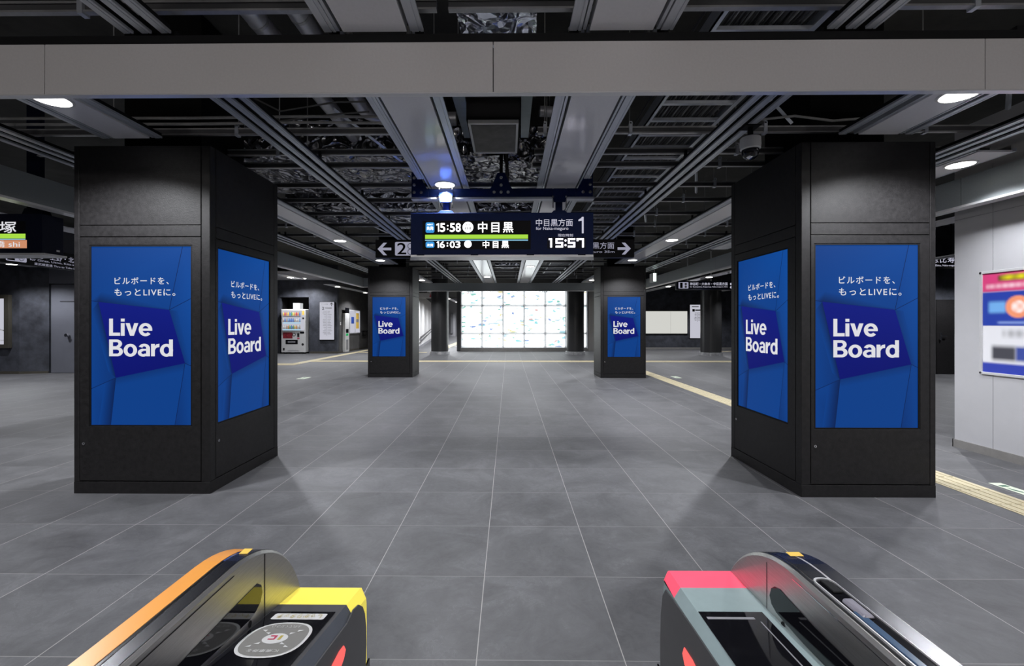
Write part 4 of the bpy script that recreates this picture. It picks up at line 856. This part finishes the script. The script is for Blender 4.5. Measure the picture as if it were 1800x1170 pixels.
# ================================================================ far end: glass wall, round columns
t = thing('stained_glass_wall', (.7, 21.95, 0), 'brightly lit stained glass wall with steel grid at the far end', 'glass wall')
gx_ = [-2.323, -1.298, -.27, .765, 1.799, 2.81, 3.83]; gz = [.172, .867, 2.232, 2.98]
for a, b in zip(gx_, gx_[1:]):
    for c, e in zip(gz, gz[1:]): build(MB().box(a + .03, b - .03, 21.93, 21.96, c + .03, e - .03), 'glass_pane', 'art_glass', t)
f_ = MB()
for x in gx_: f_.prism([(x - .055, 21.93), (x, 21.86), (x + .055, 21.93), (x + .055, 21.99), (x - .055, 21.99)], lambda u, v, w_: (u, v, w_), .1, 3.0)
for z in gz[:3]: f_.prism([(21.93, z - .05), (21.865, z), (21.93, z + .05), (21.99, z + .05), (21.99, z - .05)], lambda u, v, w_: (w_, u, v), gx_[0], gx_[-1])
build(f_, 'grid_frame', 'lip', t)
build(MB().box(-2.53, -2.36, 21.85, 22.6, 0, 3.0), 'end_post', 'gate_grey', t); build(MB().box(-2.36, 3.9, 21.86, 22.02, 0, .14), 'sill', 'base_steel', t, bevel=.004)
build(MB().box(-2.36, 3.9, 21.97, 22.2, .14, 3.0), 'backing', 'black_metal', t)
def round_column(x, y, r, label):
    t = thing('round_column', (x, y, 0), label, 'round column', 'round dark columns')
    build(MB().lathe(x, y, [(r, .13), (r, 3.995)], 40), 'shaft', 'column', t, smooth=True)
    build(MB().lathe(x, y, [(r + .05, 0), (r + .05, .125), (r + .01, .13)], 40), 'steel_foot', 'chrome_band', t, smooth=True)
round_column(-3.06, 19.9, .38, 'round dark column left of the glass wall'); round_column(2.96, 19.9, .385, 'round dark column before the right end of the glass wall'); round_column(8.68, 19.3, .42, 'round dark column in the right aisle, beside the route sign')
# corridor furniture
for i, (z0, z1) in enumerate(((.62, .98), (.42, .80))):
    t = thing('handrail', (-5.4, 30, z0), ('upper' if i == 0 else 'lower') + ' steel handrail on the white stair wall', 'handrail', 'stair handrails')
    build(MB().tube([(-4.72, 24, z0), (-6.12, 36, z1)], .03, 8), 'rail_bar', 'steel', t)
    for s in (.1, .4, .7): build(MB().tube([(-4.72 - 1.40 * s, 24 + 12 * s, z0 + (z1 - z0) * s), (-4.80 - 1.40 * s, 24 + 12 * s, z0 + (z1 - z0) * s - .06)], .02, 6), 'wall_bracket', 'steel', t)
for i, x in enumerate((-6.1, -5.2)):
    build(MB().box(x, x + .3, 46.8, 46.98, .3, 2.4), 'corridor_machine', 'ink_grey', label=f'{["left", "right"][i]} tall grey cabinet at the white corridor end', cat='cabinet', group='grey cabinets at the corridor end', bevel=.02)
# ================================================================ left far wall: vending machine, signs
VX0, VX1, VY0 = -10.2, -9.10, 19.98
t = thing('vending_machine', (-9.65, 20.4, 0), 'white drinks vending machine in the recess of the far left wall', 'vending machine')
build(MB().box(VX0, VX1, VY0, 20.75, .06, 2.0), 'cabinet', 'white', t, bevel=.015)
for x in (VX0 + .1, VX1 - .14): build(MB().box(x, x + .1, VY0 + .03, VY0 + .14, 0, .06), 'foot', 'black_metal', t)
fr = front(VX0, VY0, 0); W = VX1 - VX0
wn = shape([rrect(.05, 1.05, 1.05, 1.93, .02)], fr, 'board_lit', t, 'lit_window', .002)
cols = [(.55, .06, .06), (.7, .5, .1), (.1, .2, .5), (.1, .3, .15), (.6, .3, .1), (.45, .4, .35), (.2, .35, .6), (.6, .6, .6)]
for r_, z in enumerate((1.70, 1.42, 1.11)):
    for i in range(11):
        c = random.choice(cols[:5] if r_ == 0 else (cols[2:3] + cols[5:8] if r_ == 1 else cols)); key = 'can%d' % cols.index(c)
        if key not in M: M[key] = mat('drink_label_' + str(cols.index(c)), c, .35, noise_amt=.2, scale=30)
        x = VX0 + .12 + i * .074
        build(MB().lathe(x, VY0 - .04, [(.026, z), (.03, z + .02), (.03, z + .11), (.012, z + .15), (.012, z + .18)], 10), 'sample_bottle', key, t, smooth=True)
    shape([rect(.08, z - .055, .88, z - .02)], fr, 'led_sky' if r_ else 'board', wn, 'button_row', .003)
M['maroon'] = mat('maroon_print', (.22, .02, .03), .4, noise_amt=.6, scale=14)
shape([rect(.08, .69, .51, .96)], fr, 'maroon', t, 'picture_panel', .003); shape([rrect(.20, .43, .75, .63, .02)], fr, 'gloss_black', t, 'dispensing_flap', .003); shape([rect(.30, .50, .64, .56)], fr, 'ink_grey', t, 'flap_label', .005)
shape([circ(.58, .86, .075)], fr, 'gloss_black', t, 'card_reader', .003); shape([circ(.58, .86, .05)], fr, 'white', t, 'card_reader_face', .005); shape([rect(.72, .75, .82, .92)], fr, 'ink', t, 'note_slot', .003); shape([rect(.72, .66, .83, .72)], fr, 'pink_print', t, 'pink_sticker', .003)
shape([rrect(.85, .90, 1.04, 1.0, .04)], fr, 'gloss_black', t, 'coin_slot', .003); shape([circ(.97, .42, .055)], fr, 'ink', t, 'coin_return', .003); shape([rect(.95, 1.55, 1.04, 1.63)], fr, 'ink', t, 'price_display', .003); shape([rect(.95, 1.74, 1.04, 1.92)], fr, 'amber', t, 'side_sticker', .003)
shape([rect(.08, .15, .16, .26)], fr, 'ink', t, 'plate', .003); shape([[(.25, .12), (.85, .12), (.75, .15), (.35, .15)]], fr, 'ink_grey', t, 'kick_line', .003)
build(MB().box(-9.75, -9.45, 20.15, 20.5, 2.0, 2.28), 'storage_box', 'board', label='small beige box standing on top of the vending machine', cat='box', bevel=.01)
def station_board(x0, x1, z0, z1, y, num, lines, label, adir):
    t = thing('route_sign', ((x0 + x1) / 2, y, z0), label, 'route sign', 'tall lit station list signs')
    build(MB().box(x0, x1, y - .05, y - .001, z0, z1), 'frame', 'black_metal', t, bevel=.004)
    fr = front(x0, y - .05, z0); W = x1 - x0; H = z1 - z0
    f = shape([rect(.02, .02, W - .02, H - .02)], fr, 'board_lit', t, 'face', .002)
    lettering(num, fr, (W * .19, H * .79, W * .32, H * .86), 'ink', f, 'platform_number', .02, 1, .003)
    arrow(W * .80 if adir == 'up' else W * .84, H * .93, W * .22, adir, fr, 'ink', f)
    ln = [rect(W * .36, H * .81, W * .82, H * .85), rect(W * .14, H * .92, W * .58, H * .945)]
    shape(ln, fr, 'ink_grey', f, 'heading_bar', .003)
    rows = []
    for i in range(lines):
        v = H * .74 - i * H * .042; a = random.uniform(.12, .24); b = random.uniform(.10, .3)
        rows += [rect(W * (.46 - a), v, W * .45, v + H * .012), rect(W * .54, v, W * (.55 + b), v + H * .012)]
    rows.append(rect(W * .49, H * .74 - lines * H * .042, W * .51, H * .77))
    shape(rows, fr, 'ink_grey', f, 'station_rows', .003)
station_board(-8.56, -7.86, .61, 2.345, WL, '2', 15, 'tall lit station list sign for platform 2 right of the vending machine', 'up')
station_board(9.50, 10.32, .57, 2.36, 23.65, '1', 6, 'tall lit station list sign for platform 1 beside the right round column', 'right')
t = thing('white_board', (8.2, 23.6, .8), 'wide blank white notice board on the dark far right wall', 'notice board')
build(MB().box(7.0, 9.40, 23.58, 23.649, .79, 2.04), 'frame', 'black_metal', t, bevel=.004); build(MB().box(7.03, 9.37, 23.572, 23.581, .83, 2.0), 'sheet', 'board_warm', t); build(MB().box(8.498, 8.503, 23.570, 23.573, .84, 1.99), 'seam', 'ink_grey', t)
FX = Frame((-7.75, 20.2, 0), (0, 1, 0), (0, 0, 1), (1, 0, 0))
def on_side(name, label, cat, u0, v0, u1, v1, dep, m):
    t = thing(name, (-7.74, 20.2 + (u0 + u1) / 2, v0), label, cat)
    build(MB().prism(rect(u0, v0, u1, v1), FX.fn(), .001, dep), 'case', m, t, bevel=.004); return t
t = on_side('help_post', 'tall narrow white help post between the station list and the notice frame', 'help post', .62, .02, 1.16, 1.84, .12, 'white')
shape([rect(.62, 1.845, 1.16, 2.10)], FX, 'gloss_black', t, 'black_top', .12); shape([rrect(.72, .92, 1.06, 1.1, .03)], FX, 'gloss_black', t, 'phone_niche', .124); shape([rect(.74, .78, 1.04, .88)], FX, 'exit_green', t, 'green_label', .124); shape([rect(.74, .12, 1.04, .6)], FX, 'ink_grey', t, 'louvre', .124)
t = on_side('notice_frame', 'framed white and yellow notices on the side wall left of the distant pillar', 'notice frame', 1.4, .86, 2.95, 2.03, .05, 'lip')
shape([rect(1.46, .90, 2.15, 1.99), rect(2.22, .90, 2.89, 1.99)], FX, 'board_lit', t, 'sheet', .052); shape([rect(1.62, 1.35, 2.02, 1.68)], FX, 'blue', t, 'blue_notice', .055); shape([rect(2.30, 1.10, 2.74, 1.88)], FX, 'amber', t, 'yellow_notice', .055); shape([rect(2.34, 1.42, 2.70, 1.58)], FX, 'ink_grey', t, 'notice_band', .057)
t = on_side('intercom', 'tiny white intercom on the wall left of the help post', 'intercom', .28, 1.28, .38, 1.42, .02, 'white'); shape([circ(.33, 1.37, .02, n=12)], FX, 'ink', t, 'button', .022)
for i, v in enumerate((.93, .72)):
    t = on_side('rail_end', f'{["upper", "lower"][i]} chrome handrail end by the distant left pillar', 'handrail', 3.3, v, 5.2, v + .04, .07, 'steel'); shape([circ(3.4, v + .02, .06, n=14)], FX, 'chrome', t, 'wall_flange', .071)
# left poster case
t = thing('poster_case', (-13.5, 11.9, .7), 'bronze framed lit poster case at the left edge on the dark wall', 'poster case')
build(MB().ring(rect(-15.0, .70, -13.4, 2.13), rect(-14.9, .80, -13.53, 2.03), lambda u, v, w_: (u, w_, v), 11.86, 11.949), 'frame', 'bronze', t, bevel=.004)
fr = front(-15.0, 11.92, 0); p = shape([rect(.10, .80, 1.47, 2.03)], fr, 'board_lit', t, 'poster', .001); shape([[(.9, 1.27), (1.2, 1.2), (1.47, 1.15), (1.47, 1.17), (1.2, 1.23), (.9, 1.30)], rect(.8, .90, 1.47, .915)], fr, 'white', p, 'pale_lines', .003)

# ================================================================ poster on the white wall
t = thing('wall_poster', (4.93, 4.25, .83), 'aluminium snap frame with a pink and blue poster on the white wall', 'poster frame')
PY0, PY1, PZ0, PZ1 = 3.97, 4.745, .835, 1.905
fr = Frame((4.95, PY1, PZ0), (0, -1, 0), (0, 0, 1), (-1, 0, 0)); PW = PY1 - PY0; PH = PZ1 - PZ0
build(MB().ring(rrect(0, 0, PW, PH, .03, 6), rrect(.028, .028, PW - .028, PH - .028, .004, 6), fr.fn(), .001, .018), 'frame', 'lip', t, bevel=.004)
for u, v in ((.016, .016), (.016, PH - .016), (PW - .016, .016), (PW - .016, PH - .016)): build(MB().prism(circ(u, v, .012, n=16), fr.fn(), .0185, .022), 'corner_screw', 'chrome', t)
def art(u, v):          # v from the top; softened print of the sheet
    def st(a, b, x, k=.012): return max(0, min(1, (x - a) / k + .5)) * max(0, min(1, (b - x) / k + .5))
    c = Vector((.72, .72, .76))
    def put(col, a): 
        nonlocal c; c = c.lerp(Vector(col), a)
    put(lin((205, 62, 118)), st(-.1, .19, v)); put(lin((90, 78, 20)), st(.20, .8, u, .04) * st(.03, .085, v, .03)); put(lin((225, 215, 30)), st(.24, .76, u, .05) * st(.035, .075, v, .04) * (.75 + .25 * math.sin(u * 41 + 9 * v))); put(lin((250, 235, 240)), .75 * st(.05, .95, u, .04) * st(.115, .155, v, .03) * (.6 + .22 * math.sin(u * 47) * math.sin(u * 29)))
    put(lin((38, 62, 160)), st(.19, .53, v)); put(lin((120, 180, 235)), st(.08, .30, u, .05) * st(.29, .40, v, .04) * .85)
    r = math.hypot(u - .45, (v - .345) * 1.45); put(lin((240, 150, 110)), max(0, min(1, (.17 - r) / .03))); put(lin((255, 235, 230)), max(0, min(1, (.10 - r) / .03)) * (.7 + .3 * math.sin(u * 50) * math.sin(v * 60)))
    put(lin((150, 175, 225)), .6 * st(.2, .9, u, .05) * st(.485, .51, v, .02)); put(lin((90, 90, 95)), .7 * st(.25, .8, u, .05) * st(.57, .64, v, .05) * (.45 + .3 * math.sin(u * 38) * math.sin(u * 23)))
    put(lin((70, 70, 78)), st(.12, .42, u, .05) * st(.73, .87, v, .05)); put(lin((60, 76, 150)), st(.42, .85, u, .04) * st(.73, .87, v, .04)); put(lin((52, 66, 165)), st(.90, 1.1, v, .02))
    return c
nx, nz = 60, 84; mb = MB()
for j in range(nz + 1):
    for i in range(nx + 1): mb.v.append(fr.p(.027 + (PW - .054) * i / nx, PH - .027 - (PH - .054) * j / nz, .006))
for j in range(nz):
    for i in range(nx): a = j * (nx + 1) + i; mb.f.append((a, a + nx + 1, a + nx + 2, a + 1)); mb.m.append(0)
o = build(mb, 'poster', 'poster_art', t, fix=False)
ca = o.data.color_attributes.new('Col', 'FLOAT_COLOR', 'POINT')
for j in range(nz + 1):
    for i in range(nx + 1): ca.data[j * (nx + 1) + i].color = (*art(i / nx, j / nz), 1)

# ================================================================ tactile paving and floor stickers
def tactile(x0, x1, y0, y1, along, label, wall=False):
    mb = MB().box(x0, x1, y0, y1, 0.0005, .004)
    L0, L1 = (y0, y1) if along == 'y' else (x0, x1); S0, S1 = (x0, x1) if along == 'y' else (y0, y1)
    n = max(3, round((S1 - S0) / .075)); k = 0; step = .3 if (L1 - L0) < 30 else .6
    a = L0
    while a < L1 - .02:
        b = min(a + step, L1)
        for i in range(n):
            c = S0 + (i + .5) * (S1 - S0) / n; q = (c - .018, c + .018, a + .008, b - .008) if along == 'y' else (a + .008, b - .008, c - .018, c + .018)
            mb.box(q[0], q[1], q[2], q[3], .004, .0085)
        q = (x0, x1, a - .003, a + .003) if along == 'y' else (a - .003, a + .003, y0, y1)
        if a > L0: mb.box(q[0], q[1], q[2], q[3], .004, .0046, 1)
        a = b
    build(mb, 'tactile_paving', ['cream', 'cream_joint'], label=label, cat='tactile paving', group='cream tactile paving strips')
tactile(3.655, 3.957, -2, 15.7, 'y', 'cream tactile strip running back along the right, past the right near pillar')
tactile(-7.0, 14, 15.75, 16.35, 'x', 'cream tactile strip across the far concourse in front of the round columns')
tactile(-11.1, -7.0, 14.5, 15.1, 'x', 'cream tactile strip across the left aisle before the vending machine')
tactile(-7.35, -7.02, 15.12, 28, 'y', 'cream tactile strip turning back along the notice wall on the left')
tactile(-3.75, -3.3, 21, 44, 'y', 'cream tactile strip down the white corridor beyond the round column')
tactile(-7.0, -3.8, 20.7, 21.0, 'x', 'cream tactile strip at the foot of the stairs')
tactile(9.6, 11.6, 21.6, 22.0, 'x', 'short cream tactile strip behind the right round column')
def sticker(x0, x1, y0, y1, label):
    t = thing('floor_sticker', ((x0 + x1) / 2, (y0 + y1) / 2, 0), label, 'floor sticker', 'luminous floor stickers')
    M.setdefault('lumi', mat('luminous_sticker', (.62, .68, .55), .5, noise_amt=.03)); M.setdefault('lumi_green', mat('dark_green_print', (.03, .12, .07), .5, noise_amt=.03))
    build(MB().box(x0, x1, y0, y1, .0005, .002), 'sheet', 'lumi', t)
    fr = Frame((x0, y1, .002), (0, -1, 0), (1, 0, 0), (0, 0, 1)); L_ = y1 - y0; W_ = x1 - x0
    arrow(L_ * .72, W_ * .5, min(W_ * .8, L_ * .4), 'right', fr, 'lumi_green', t)
    shape([circ(L_ * .40, W_ * .62, W_ * .12, n=12), [(L_ * .2, W_ * .3), (L_ * .36, W_ * .55), (L_ * .42, W_ * .42), (L_ * .30, W_ * .2)], rect(L_ * .1, W_ * .2, L_ * .16, W_ * .8)], fr, 'lumi_green', t, 'running_figure', .001)
sticker(4.10, 4.205, 3.30, 3.87, 'pale green exit sticker on the floor by the white wall')
sticker(4.17, 4.32, 11.2, 11.6, 'tiny pale exit sticker on the floor behind the right near pillar'); sticker(-5.2, -5.0, 10.9, 11.3, 'tiny pale exit sticker on the floor right of the left near pillar')

# ================================================================ ticket gates
def arc_profile(y_end, z_top, yc, zc, r, y_near, inset=0.0, n=18):
    pts = [(y_near, z_top - inset)]
    for i in range(n + 1):
        a = math.pi / 2 - math.pi / 2 * i / n; pts.append((yc + (r - inset) * math.cos(a), zc + (r - inset) * math.sin(a)))
    return pts
NEAR = -.75
def fin(t, x0, x1, face, stripe):
    """arched stainless wing; face = +1 when the passage lies towards +x"""
    top = arc_profile(0, .95, .755, .69, .26, NEAR)
    xf = x1 if face > 0 else x0
    ed = .005; tp = arc_profile(0, .95, .755, .69, .26, NEAR, ed)
    mb = MB()
    for (p, q, pi, qi) in zip(top, top[1:], tp, tp[1:]):
        mb.poly([(x0 + ed, *p), (x1 - ed, *p), (x1 - ed, *q), (x0 + ed, *q)]); mb.poly([(x0, *pi), (x0 + ed, *p), (x0 + ed, *q), (x0, *qi)]); mb.poly([(x1, *pi), (x1 - ed, *p), (x1 - ed, *q), (x1, *qi)])
    for x in (x0, x1): mb.poly([(x, *p) for p in tp] + [(x, 1.01, .05), (x, NEAR, .05)])
    e = top[-1]; mb.poly([(x0, e[0] - ed, e[1]), (x1, e[0] - ed, e[1]), (x1, 1.01, .05), (x0, 1.01, .05)]); mb.poly([(x0, NEAR, .945), (x1, NEAR, .945), (x1, NEAR, .05), (x0, NEAR, .05)])
    body = build(mb, 'wing', 'steel_side', t, smooth=True)
    return body
def strip_on_top(t, x0, x1, m, name, y_to=None, lift=.0008, y0=NEAR, a_end=1.0):
    pts = arc_profile(0, .95 + lift, .755, .69, .26 + lift, y0)
    if a_end < 1: pts = pts[:2 + int(18 * a_end)]
    mb = MB()
    for p, q in zip(pts, pts[1:]): mb.poly([(x0, *p), (x1, *p), (x1, *q), (x0, *q)])
    return build(mb, name, m, t, smooth=True)
def face_poly(t, x, pts, m, name, th, sgn):
    return build(MB().prism(pts, lambda u, v, w_: (x + sgn * w_, u, v), 0.0003, th), name, m, t)
def reader_box(t, xf, xb, xs, prof, split, mats, sgn):
    """profile = list of (y,z) top curve from near to far end; top from xf to xb, chamfer to xs, side below"""
    top_m, cap_m, bev_m, rim_m, side_m = mats; C0 = .02
    def inset(i):
        a = Vector(prof[max(i - 1, 0)]); b = Vector(prof[min(i + 1, len(prof) - 1)]); d_ = (b - a).normalized(); nrm = Vector((d_.y, -d_.x)) if d_.x > 0 else Vector((d_.y, -d_.x))
        return Vector(prof[i]) + nrm * C0 * (1 if nrm.y < 0 or (abs(nrm.y) < .2 and nrm.x < 0) else -1)
    ins = [inset(i) for i in range(len(prof))]
    k = split
    for name, rng, m1, m2 in (('top_plate', range(0, k), top_m, bev_m), ('end_cap', range(k, len(prof) - 1), cap_m, cap_m)):
        mb = MB()
        for i in rng:
            p, q, pi, qi = prof[i], prof[i + 1], ins[i], ins[i + 1]
            mb.poly([(xf, *p), (xb, *p), (xb, *q), (xf, *q)], 0); mb.poly([(xb, *p), (xs, *pi), (xs, *qi), (xb, *q)], 1)
        build(mb, name, [m1, m2], t, smooth=False)
    mb = MB().poly([(xs, *p) for p in ins] + [(xs, ins[-1].x, .05), (xs, NEAR, .05)])
    mb.poly([(xf, prof[-1][0], prof[-1][1]), (xb, prof[-1][0], prof[-1][1]), (xb, prof[-1][0], .05), (xf, prof[-1][0], .05)])
    mb.poly([(xb, prof[-1][0], prof[-1][1]), (xs, *ins[-1]), (xs, ins[-1].x, .05), (xb, prof[-1][0], .05)])
    return build(mb, 'body', rim_m, t, fix=False), ins
def rounded_end(y_flat, z_flat, y_end, z_low, n=7, slope=-.19, r=.07):
    pts = []
    for i in range(n + 1):
        a = i / n * math.pi / 2; pts.append((y_end - r + r * math.sin(a), z_flat - r * 1.35 + r * 1.35 * math.cos(a)))
    return pts
# ---- left gate
t = thing('ticket_gate', (-.43, .2, 0), 'ticket gate with orange stripe and yellow end cap, left foreground', 'ticket gate', 'automatic ticket gates')
fin(t, -.534, -.466, 1, None)
strip_on_top(t, -.5335, -.502, 'orange', 'orange_stripe', a_end=.42); strip_on_top(t, -.500, -.4955, 'chrome', 'groove_line'); strip_on_top(t, -.494, -.4725, 'steel', 'top_strip')
build(MB().box(-.492, -.455 - .022, .812, .83, .9445, .9452), 'amber_sticker', 'amber', t)
prof = [(NEAR, .93), (.30, .93), (.42, .887), (.62, .849), (.80, .8147), (.905, .7945)]
split = len(prof) - 1
prof += [(.95, .786), (.985, .779), (.998, .774), (1.006, .764), (1.010, .745), (1.011, .70), (1.011, .62)]
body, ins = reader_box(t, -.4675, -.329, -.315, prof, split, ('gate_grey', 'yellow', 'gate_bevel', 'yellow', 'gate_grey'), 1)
side = [(NEAR, .912), (.305, .912), (.42, .868), (.62, .8305), (.80, .7965), (.865, .784), (.90, .788), (.93, .779), (.955, .759), (.970, .735), (.978, .70), (.980, .66), (.975, .62), (.975, .07), (NEAR, .07)]
sp = face_poly(t, -.315, side, 'gate_grey', 'side_panel', .003, 1)
face_poly(t, -.315, [(.94, .615), (1.0, .615), (1.0, .06), (.94, .06)], 'gloss_black', 'flap_recess', .004, 1)
leaf = [(.842, .757), (.851, .743), (.842, .733), (.826, .728), (.79, .727), (.75, .735), (.72, .747), (.75, .757), (.79, .762), (.82, .762)]
face_poly(t, -.315, leaf, 'red_lamp', 'red_lamp', .0045, 1)
win = [(.825, .883), (.838, .873), (.841, .857), (.835, .843), (.82, .835), (.80, .832), (.739, .839), (.60, .858), (.30, .90), (.30, .905), (.60, .884), (.774, .884)]
face_poly(t, -.466, win, 'gloss_black', 'sensor_window', .001, 1); face_poly(t, -.466, circ(.801, .824, .005, .006, 12), 'black_metal', 'sensor_hole', .0012, 1)
face_poly(t, -.466, rect(.850, .80, .8515, .925), 'black_metal', 'panel_seam', .0008, 1); face_poly(t, -.466, [(NEAR, .936), (.755, .936), (.755, .9372), (NEAR, .9372)], 'black_metal', 'panel_seam', .0008, 1)
sl = -.191; un = Vector((0, 1, sl)).normalized()
frt = Frame((-.40, .77, .82), (-1, 0, 0), tuple(-un), tuple(Vector((1, 0, 0)).cross(un)))     # reads towards the far side
def tp(x, y): return (-.40 - x, (.77 - y) / un.y)
fz = tp(0, .77); off = .0035
ip = shape([[tp(-.463, .868), tp(-.337, .868), tp(-.337, .45), tp(-.463, .45)]], frt, 'gloss_black', t, 'card_reader', .0012, .0012)
shape([rrect(*tp(-.35, .857), *tp(-.447, .833), .004) if 0 else rrect(-.053 + .0, (.77 - .857) / un.y, .047, (.77 - .833) / un.y, .004)], frt, 'white', ip, 'label_strip', off)
M['gold'] = mat('gold_print', (.45, .36, .08), .5, noise_amt=.05)
lettering('しっかりタッチ', frt, (-.045, (.77 - .853) / un.y, .039, (.77 - .837) / un.y), 'gold', ip, 'label_text', 0, 1.05, off + .0006)
def sup(cx, cy, a, b, n=2.6, k=40):
    return [(cx + a * math.copysign(abs(math.cos(2 * math.pi * i / k)) ** (2 / n), math.cos(2 * math.pi * i / k)), cy + b * math.copysign(abs(math.sin(2 * math.pi * i / k)) ** (2 / n), math.sin(2 * math.pi * i / k))) for i in range(k)]
cyv = (.77 - .762) / un.y
shape([sup(0, cyv, .055, .060)], frt, 'white', ip, 'target_ring', off); M['plate_grey'] = mat('warm_grey_print', (.22, .215, .205), .45, noise_amt=.03)
shape([sup(0, cyv, .050, .055)], frt, 'plate_grey', ip, 'target_plate', off + .0004)
shape([circ(0, cyv, .021, .0175)], frt, 'white', ip, 'logo_disc', off + .0008)
cpts = [rect(.001, cyv - .0095, .011, cyv - .0060), rect(.001, cyv + .0015, .011, cyv + .0050), rect(-.001, cyv - .0095, .0025, cyv + .0050)]
shape(cpts, frt, 'pink_print', ip, 'ic_logo', off + .0012); shape([rect(-.0105, cyv - .0095, -.0055, cyv + .0050)], frt, 'gold', ip, 'ic_logo', off + .0012)
for sx, sy in ((-1, -1), (1, -1), (-1, 1), (1, 1)):
    for k_ in (0, 1):
        a, b = sx * (.022 + .010 * k_), cyv + sy * (.020 + .009 * k_); shape([[(a - .0045, b - sy * .0), (a + .0045, b), (a - sx * .004, b - sy * .007)]], frt, 'white', ip, 'pointer', off + .0012)
lettering('ふれてください', frt, (-.026, cyv - .046, .026, cyv - .037), 'white', ip, 'label_text', 0, 1, off + .0012); lettering('IC乗車券を', frt, (-.026, cyv + .036, .026, cyv + .046), 'white', ip, 'label_text', 0, 1, off + .0012)
build(MB().box(-.5345, -.313, NEAR, 1.0, 0, .05), 'foot', 'black_metal', t)
# ---- right gate
t = thing('ticket_gate', (.45, .2, 0), 'ticket gate with coral pink end cap and grey-green top, right foreground', 'ticket gate', 'automatic ticket gates')
fin(t, .476, .556, -1, None)
strip_on_top(t, .4835, .4885, 'steel', 'top_strip'); strip_on_top(t, .491, .518, 'steel', 'top_strip', y0=.73); strip_on_top(t, .5225, .5495, 'steel', 'top_strip'); strip_on_top(t, .5188, .5218, 'lip', 'groove_line', y0=.715)
build(MB().box(.508, .532, .812, .826, .9455, .9462), 'amber_sticker', 'amber', t)
sl_ = build(MB().prism(rrect(.4895, .20, .5185, .727, .012), lambda u, v, w_: (u, v, w_), .9505, .9515), 'ticket_slot', 'gloss_black', t)
build(MB().ring(rrect(.4875, .198, .5195, .730, .013), rrect(.4895, .20, .5185, .727, .012), lambda u, v, w_: (u, v, w_), .9505, .954), 'slot_rim', 'lip', sl_)
M['slate_blue'] = mat('blue_clear_plastic', (.05, .09, .16), .15, noise_amt=.05); M['mauve'] = mat('mauve_plastic', (.22, .21, .25), .25, noise_amt=.05)
build(MB().prism([(.494 + (.5 - .5) , .9515), (.514, .9515), (.510, .957), (.498, .957)], lambda u, v, w_: (u, w_, v), .63, .672), 'ticket_roller', 'mauve', sl_, bevel=.003); build(MB().box(.492, .503, .20, .645, .9515, .954), 'ticket_guide', 'slate_blue', sl_, bevel=.001)
build(MB().box(.497, .512, .69, .722, .9515, .955), 'slot_tongue', 'black_metal', sl_, bevel=.002)
prof = [(NEAR, .88), (.42, .872), (.62, .852), (.80, .8405), (.900, .8360)]
split = len(prof) - 1
prof += [(.945, .835), (.966, .8335), (.974, .827), (.980, .80), (.985, .76), (.987, .70), (.987, .62)]
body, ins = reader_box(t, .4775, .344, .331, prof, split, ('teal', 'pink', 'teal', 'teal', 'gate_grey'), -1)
side = [(NEAR, .861), (.42, .853), (.62, .8335), (.80, .822), (.905, .812), (.94, .808), (.958, .785), (.968, .74), (.973, .68), (.972, .62), (.972, .07), (NEAR, .07)]
face_poly(t, .331, side, 'gate_grey', 'side_panel', .003, -1)
face_poly(t, .331, [(.94, .615), (.99, .615), (.99, .06), (.94, .06)], 'gloss_black', 'flap_recess', .004, -1)
face_poly(t, .331, [(.837, .762), (.845, .745), (.835, .732), (.81, .728), (.77, .73), (.73, .745), (.76, .76), (.80, .766)], 'red_lamp', 'red_lamp', .0045, -1)
win = [(.805, .895), (.815, .886), (.82, .87), (.814, .858), (.80, .852), (.777, .85), (.726, .849), (.55, .856), (.30, .868), (.30, .90), (.55, .895), (.70, .893), (.766, .897), (.79, .899)]
face_poly(t, .476, win, 'gloss_black', 'sensor_window', .001, -1); face_poly(t, .476, circ(.781, .842, .0045, .006, 12), 'black_metal', 'sensor_hole', .0012, -1)
face_poly(t, .476, rect(.830, .84, .8307, .925), 'gate_grey', 'panel_seam', .0008, -1); face_poly(t, .476, [(NEAR, .936), (.755, .936), (.755, .9372), (NEAR, .9372)], 'chrome', 'panel_seam', .0008, -1)
s2 = (.8405 - .852) / .18; un2 = Vector((0, 1, s2)).normalized(); frg = Frame((.40, .70, .8469), (1, 0, 0), tuple(un2), tuple(Vector((1, 0, 0)).cross(un2)))
gl = shape([[(-.062, -.25), (.053, -.25), (.060, .118), (-.055, .118)]], frg, 'gloss_black', t, 'ticket_window', .0008, .001)
shape([rect(-.048, .094, .036, .101)], frg, 'ink_grey', gl, 'inner_roller', .0022); shape([rect(.040, -.25, .0425, .088)], frg, 'ink_grey', gl, 'inner_guide', .0022)
build(MB().box(.329, .557, NEAR, 1.0, 0, .05), 'foot', 'black_metal', t)
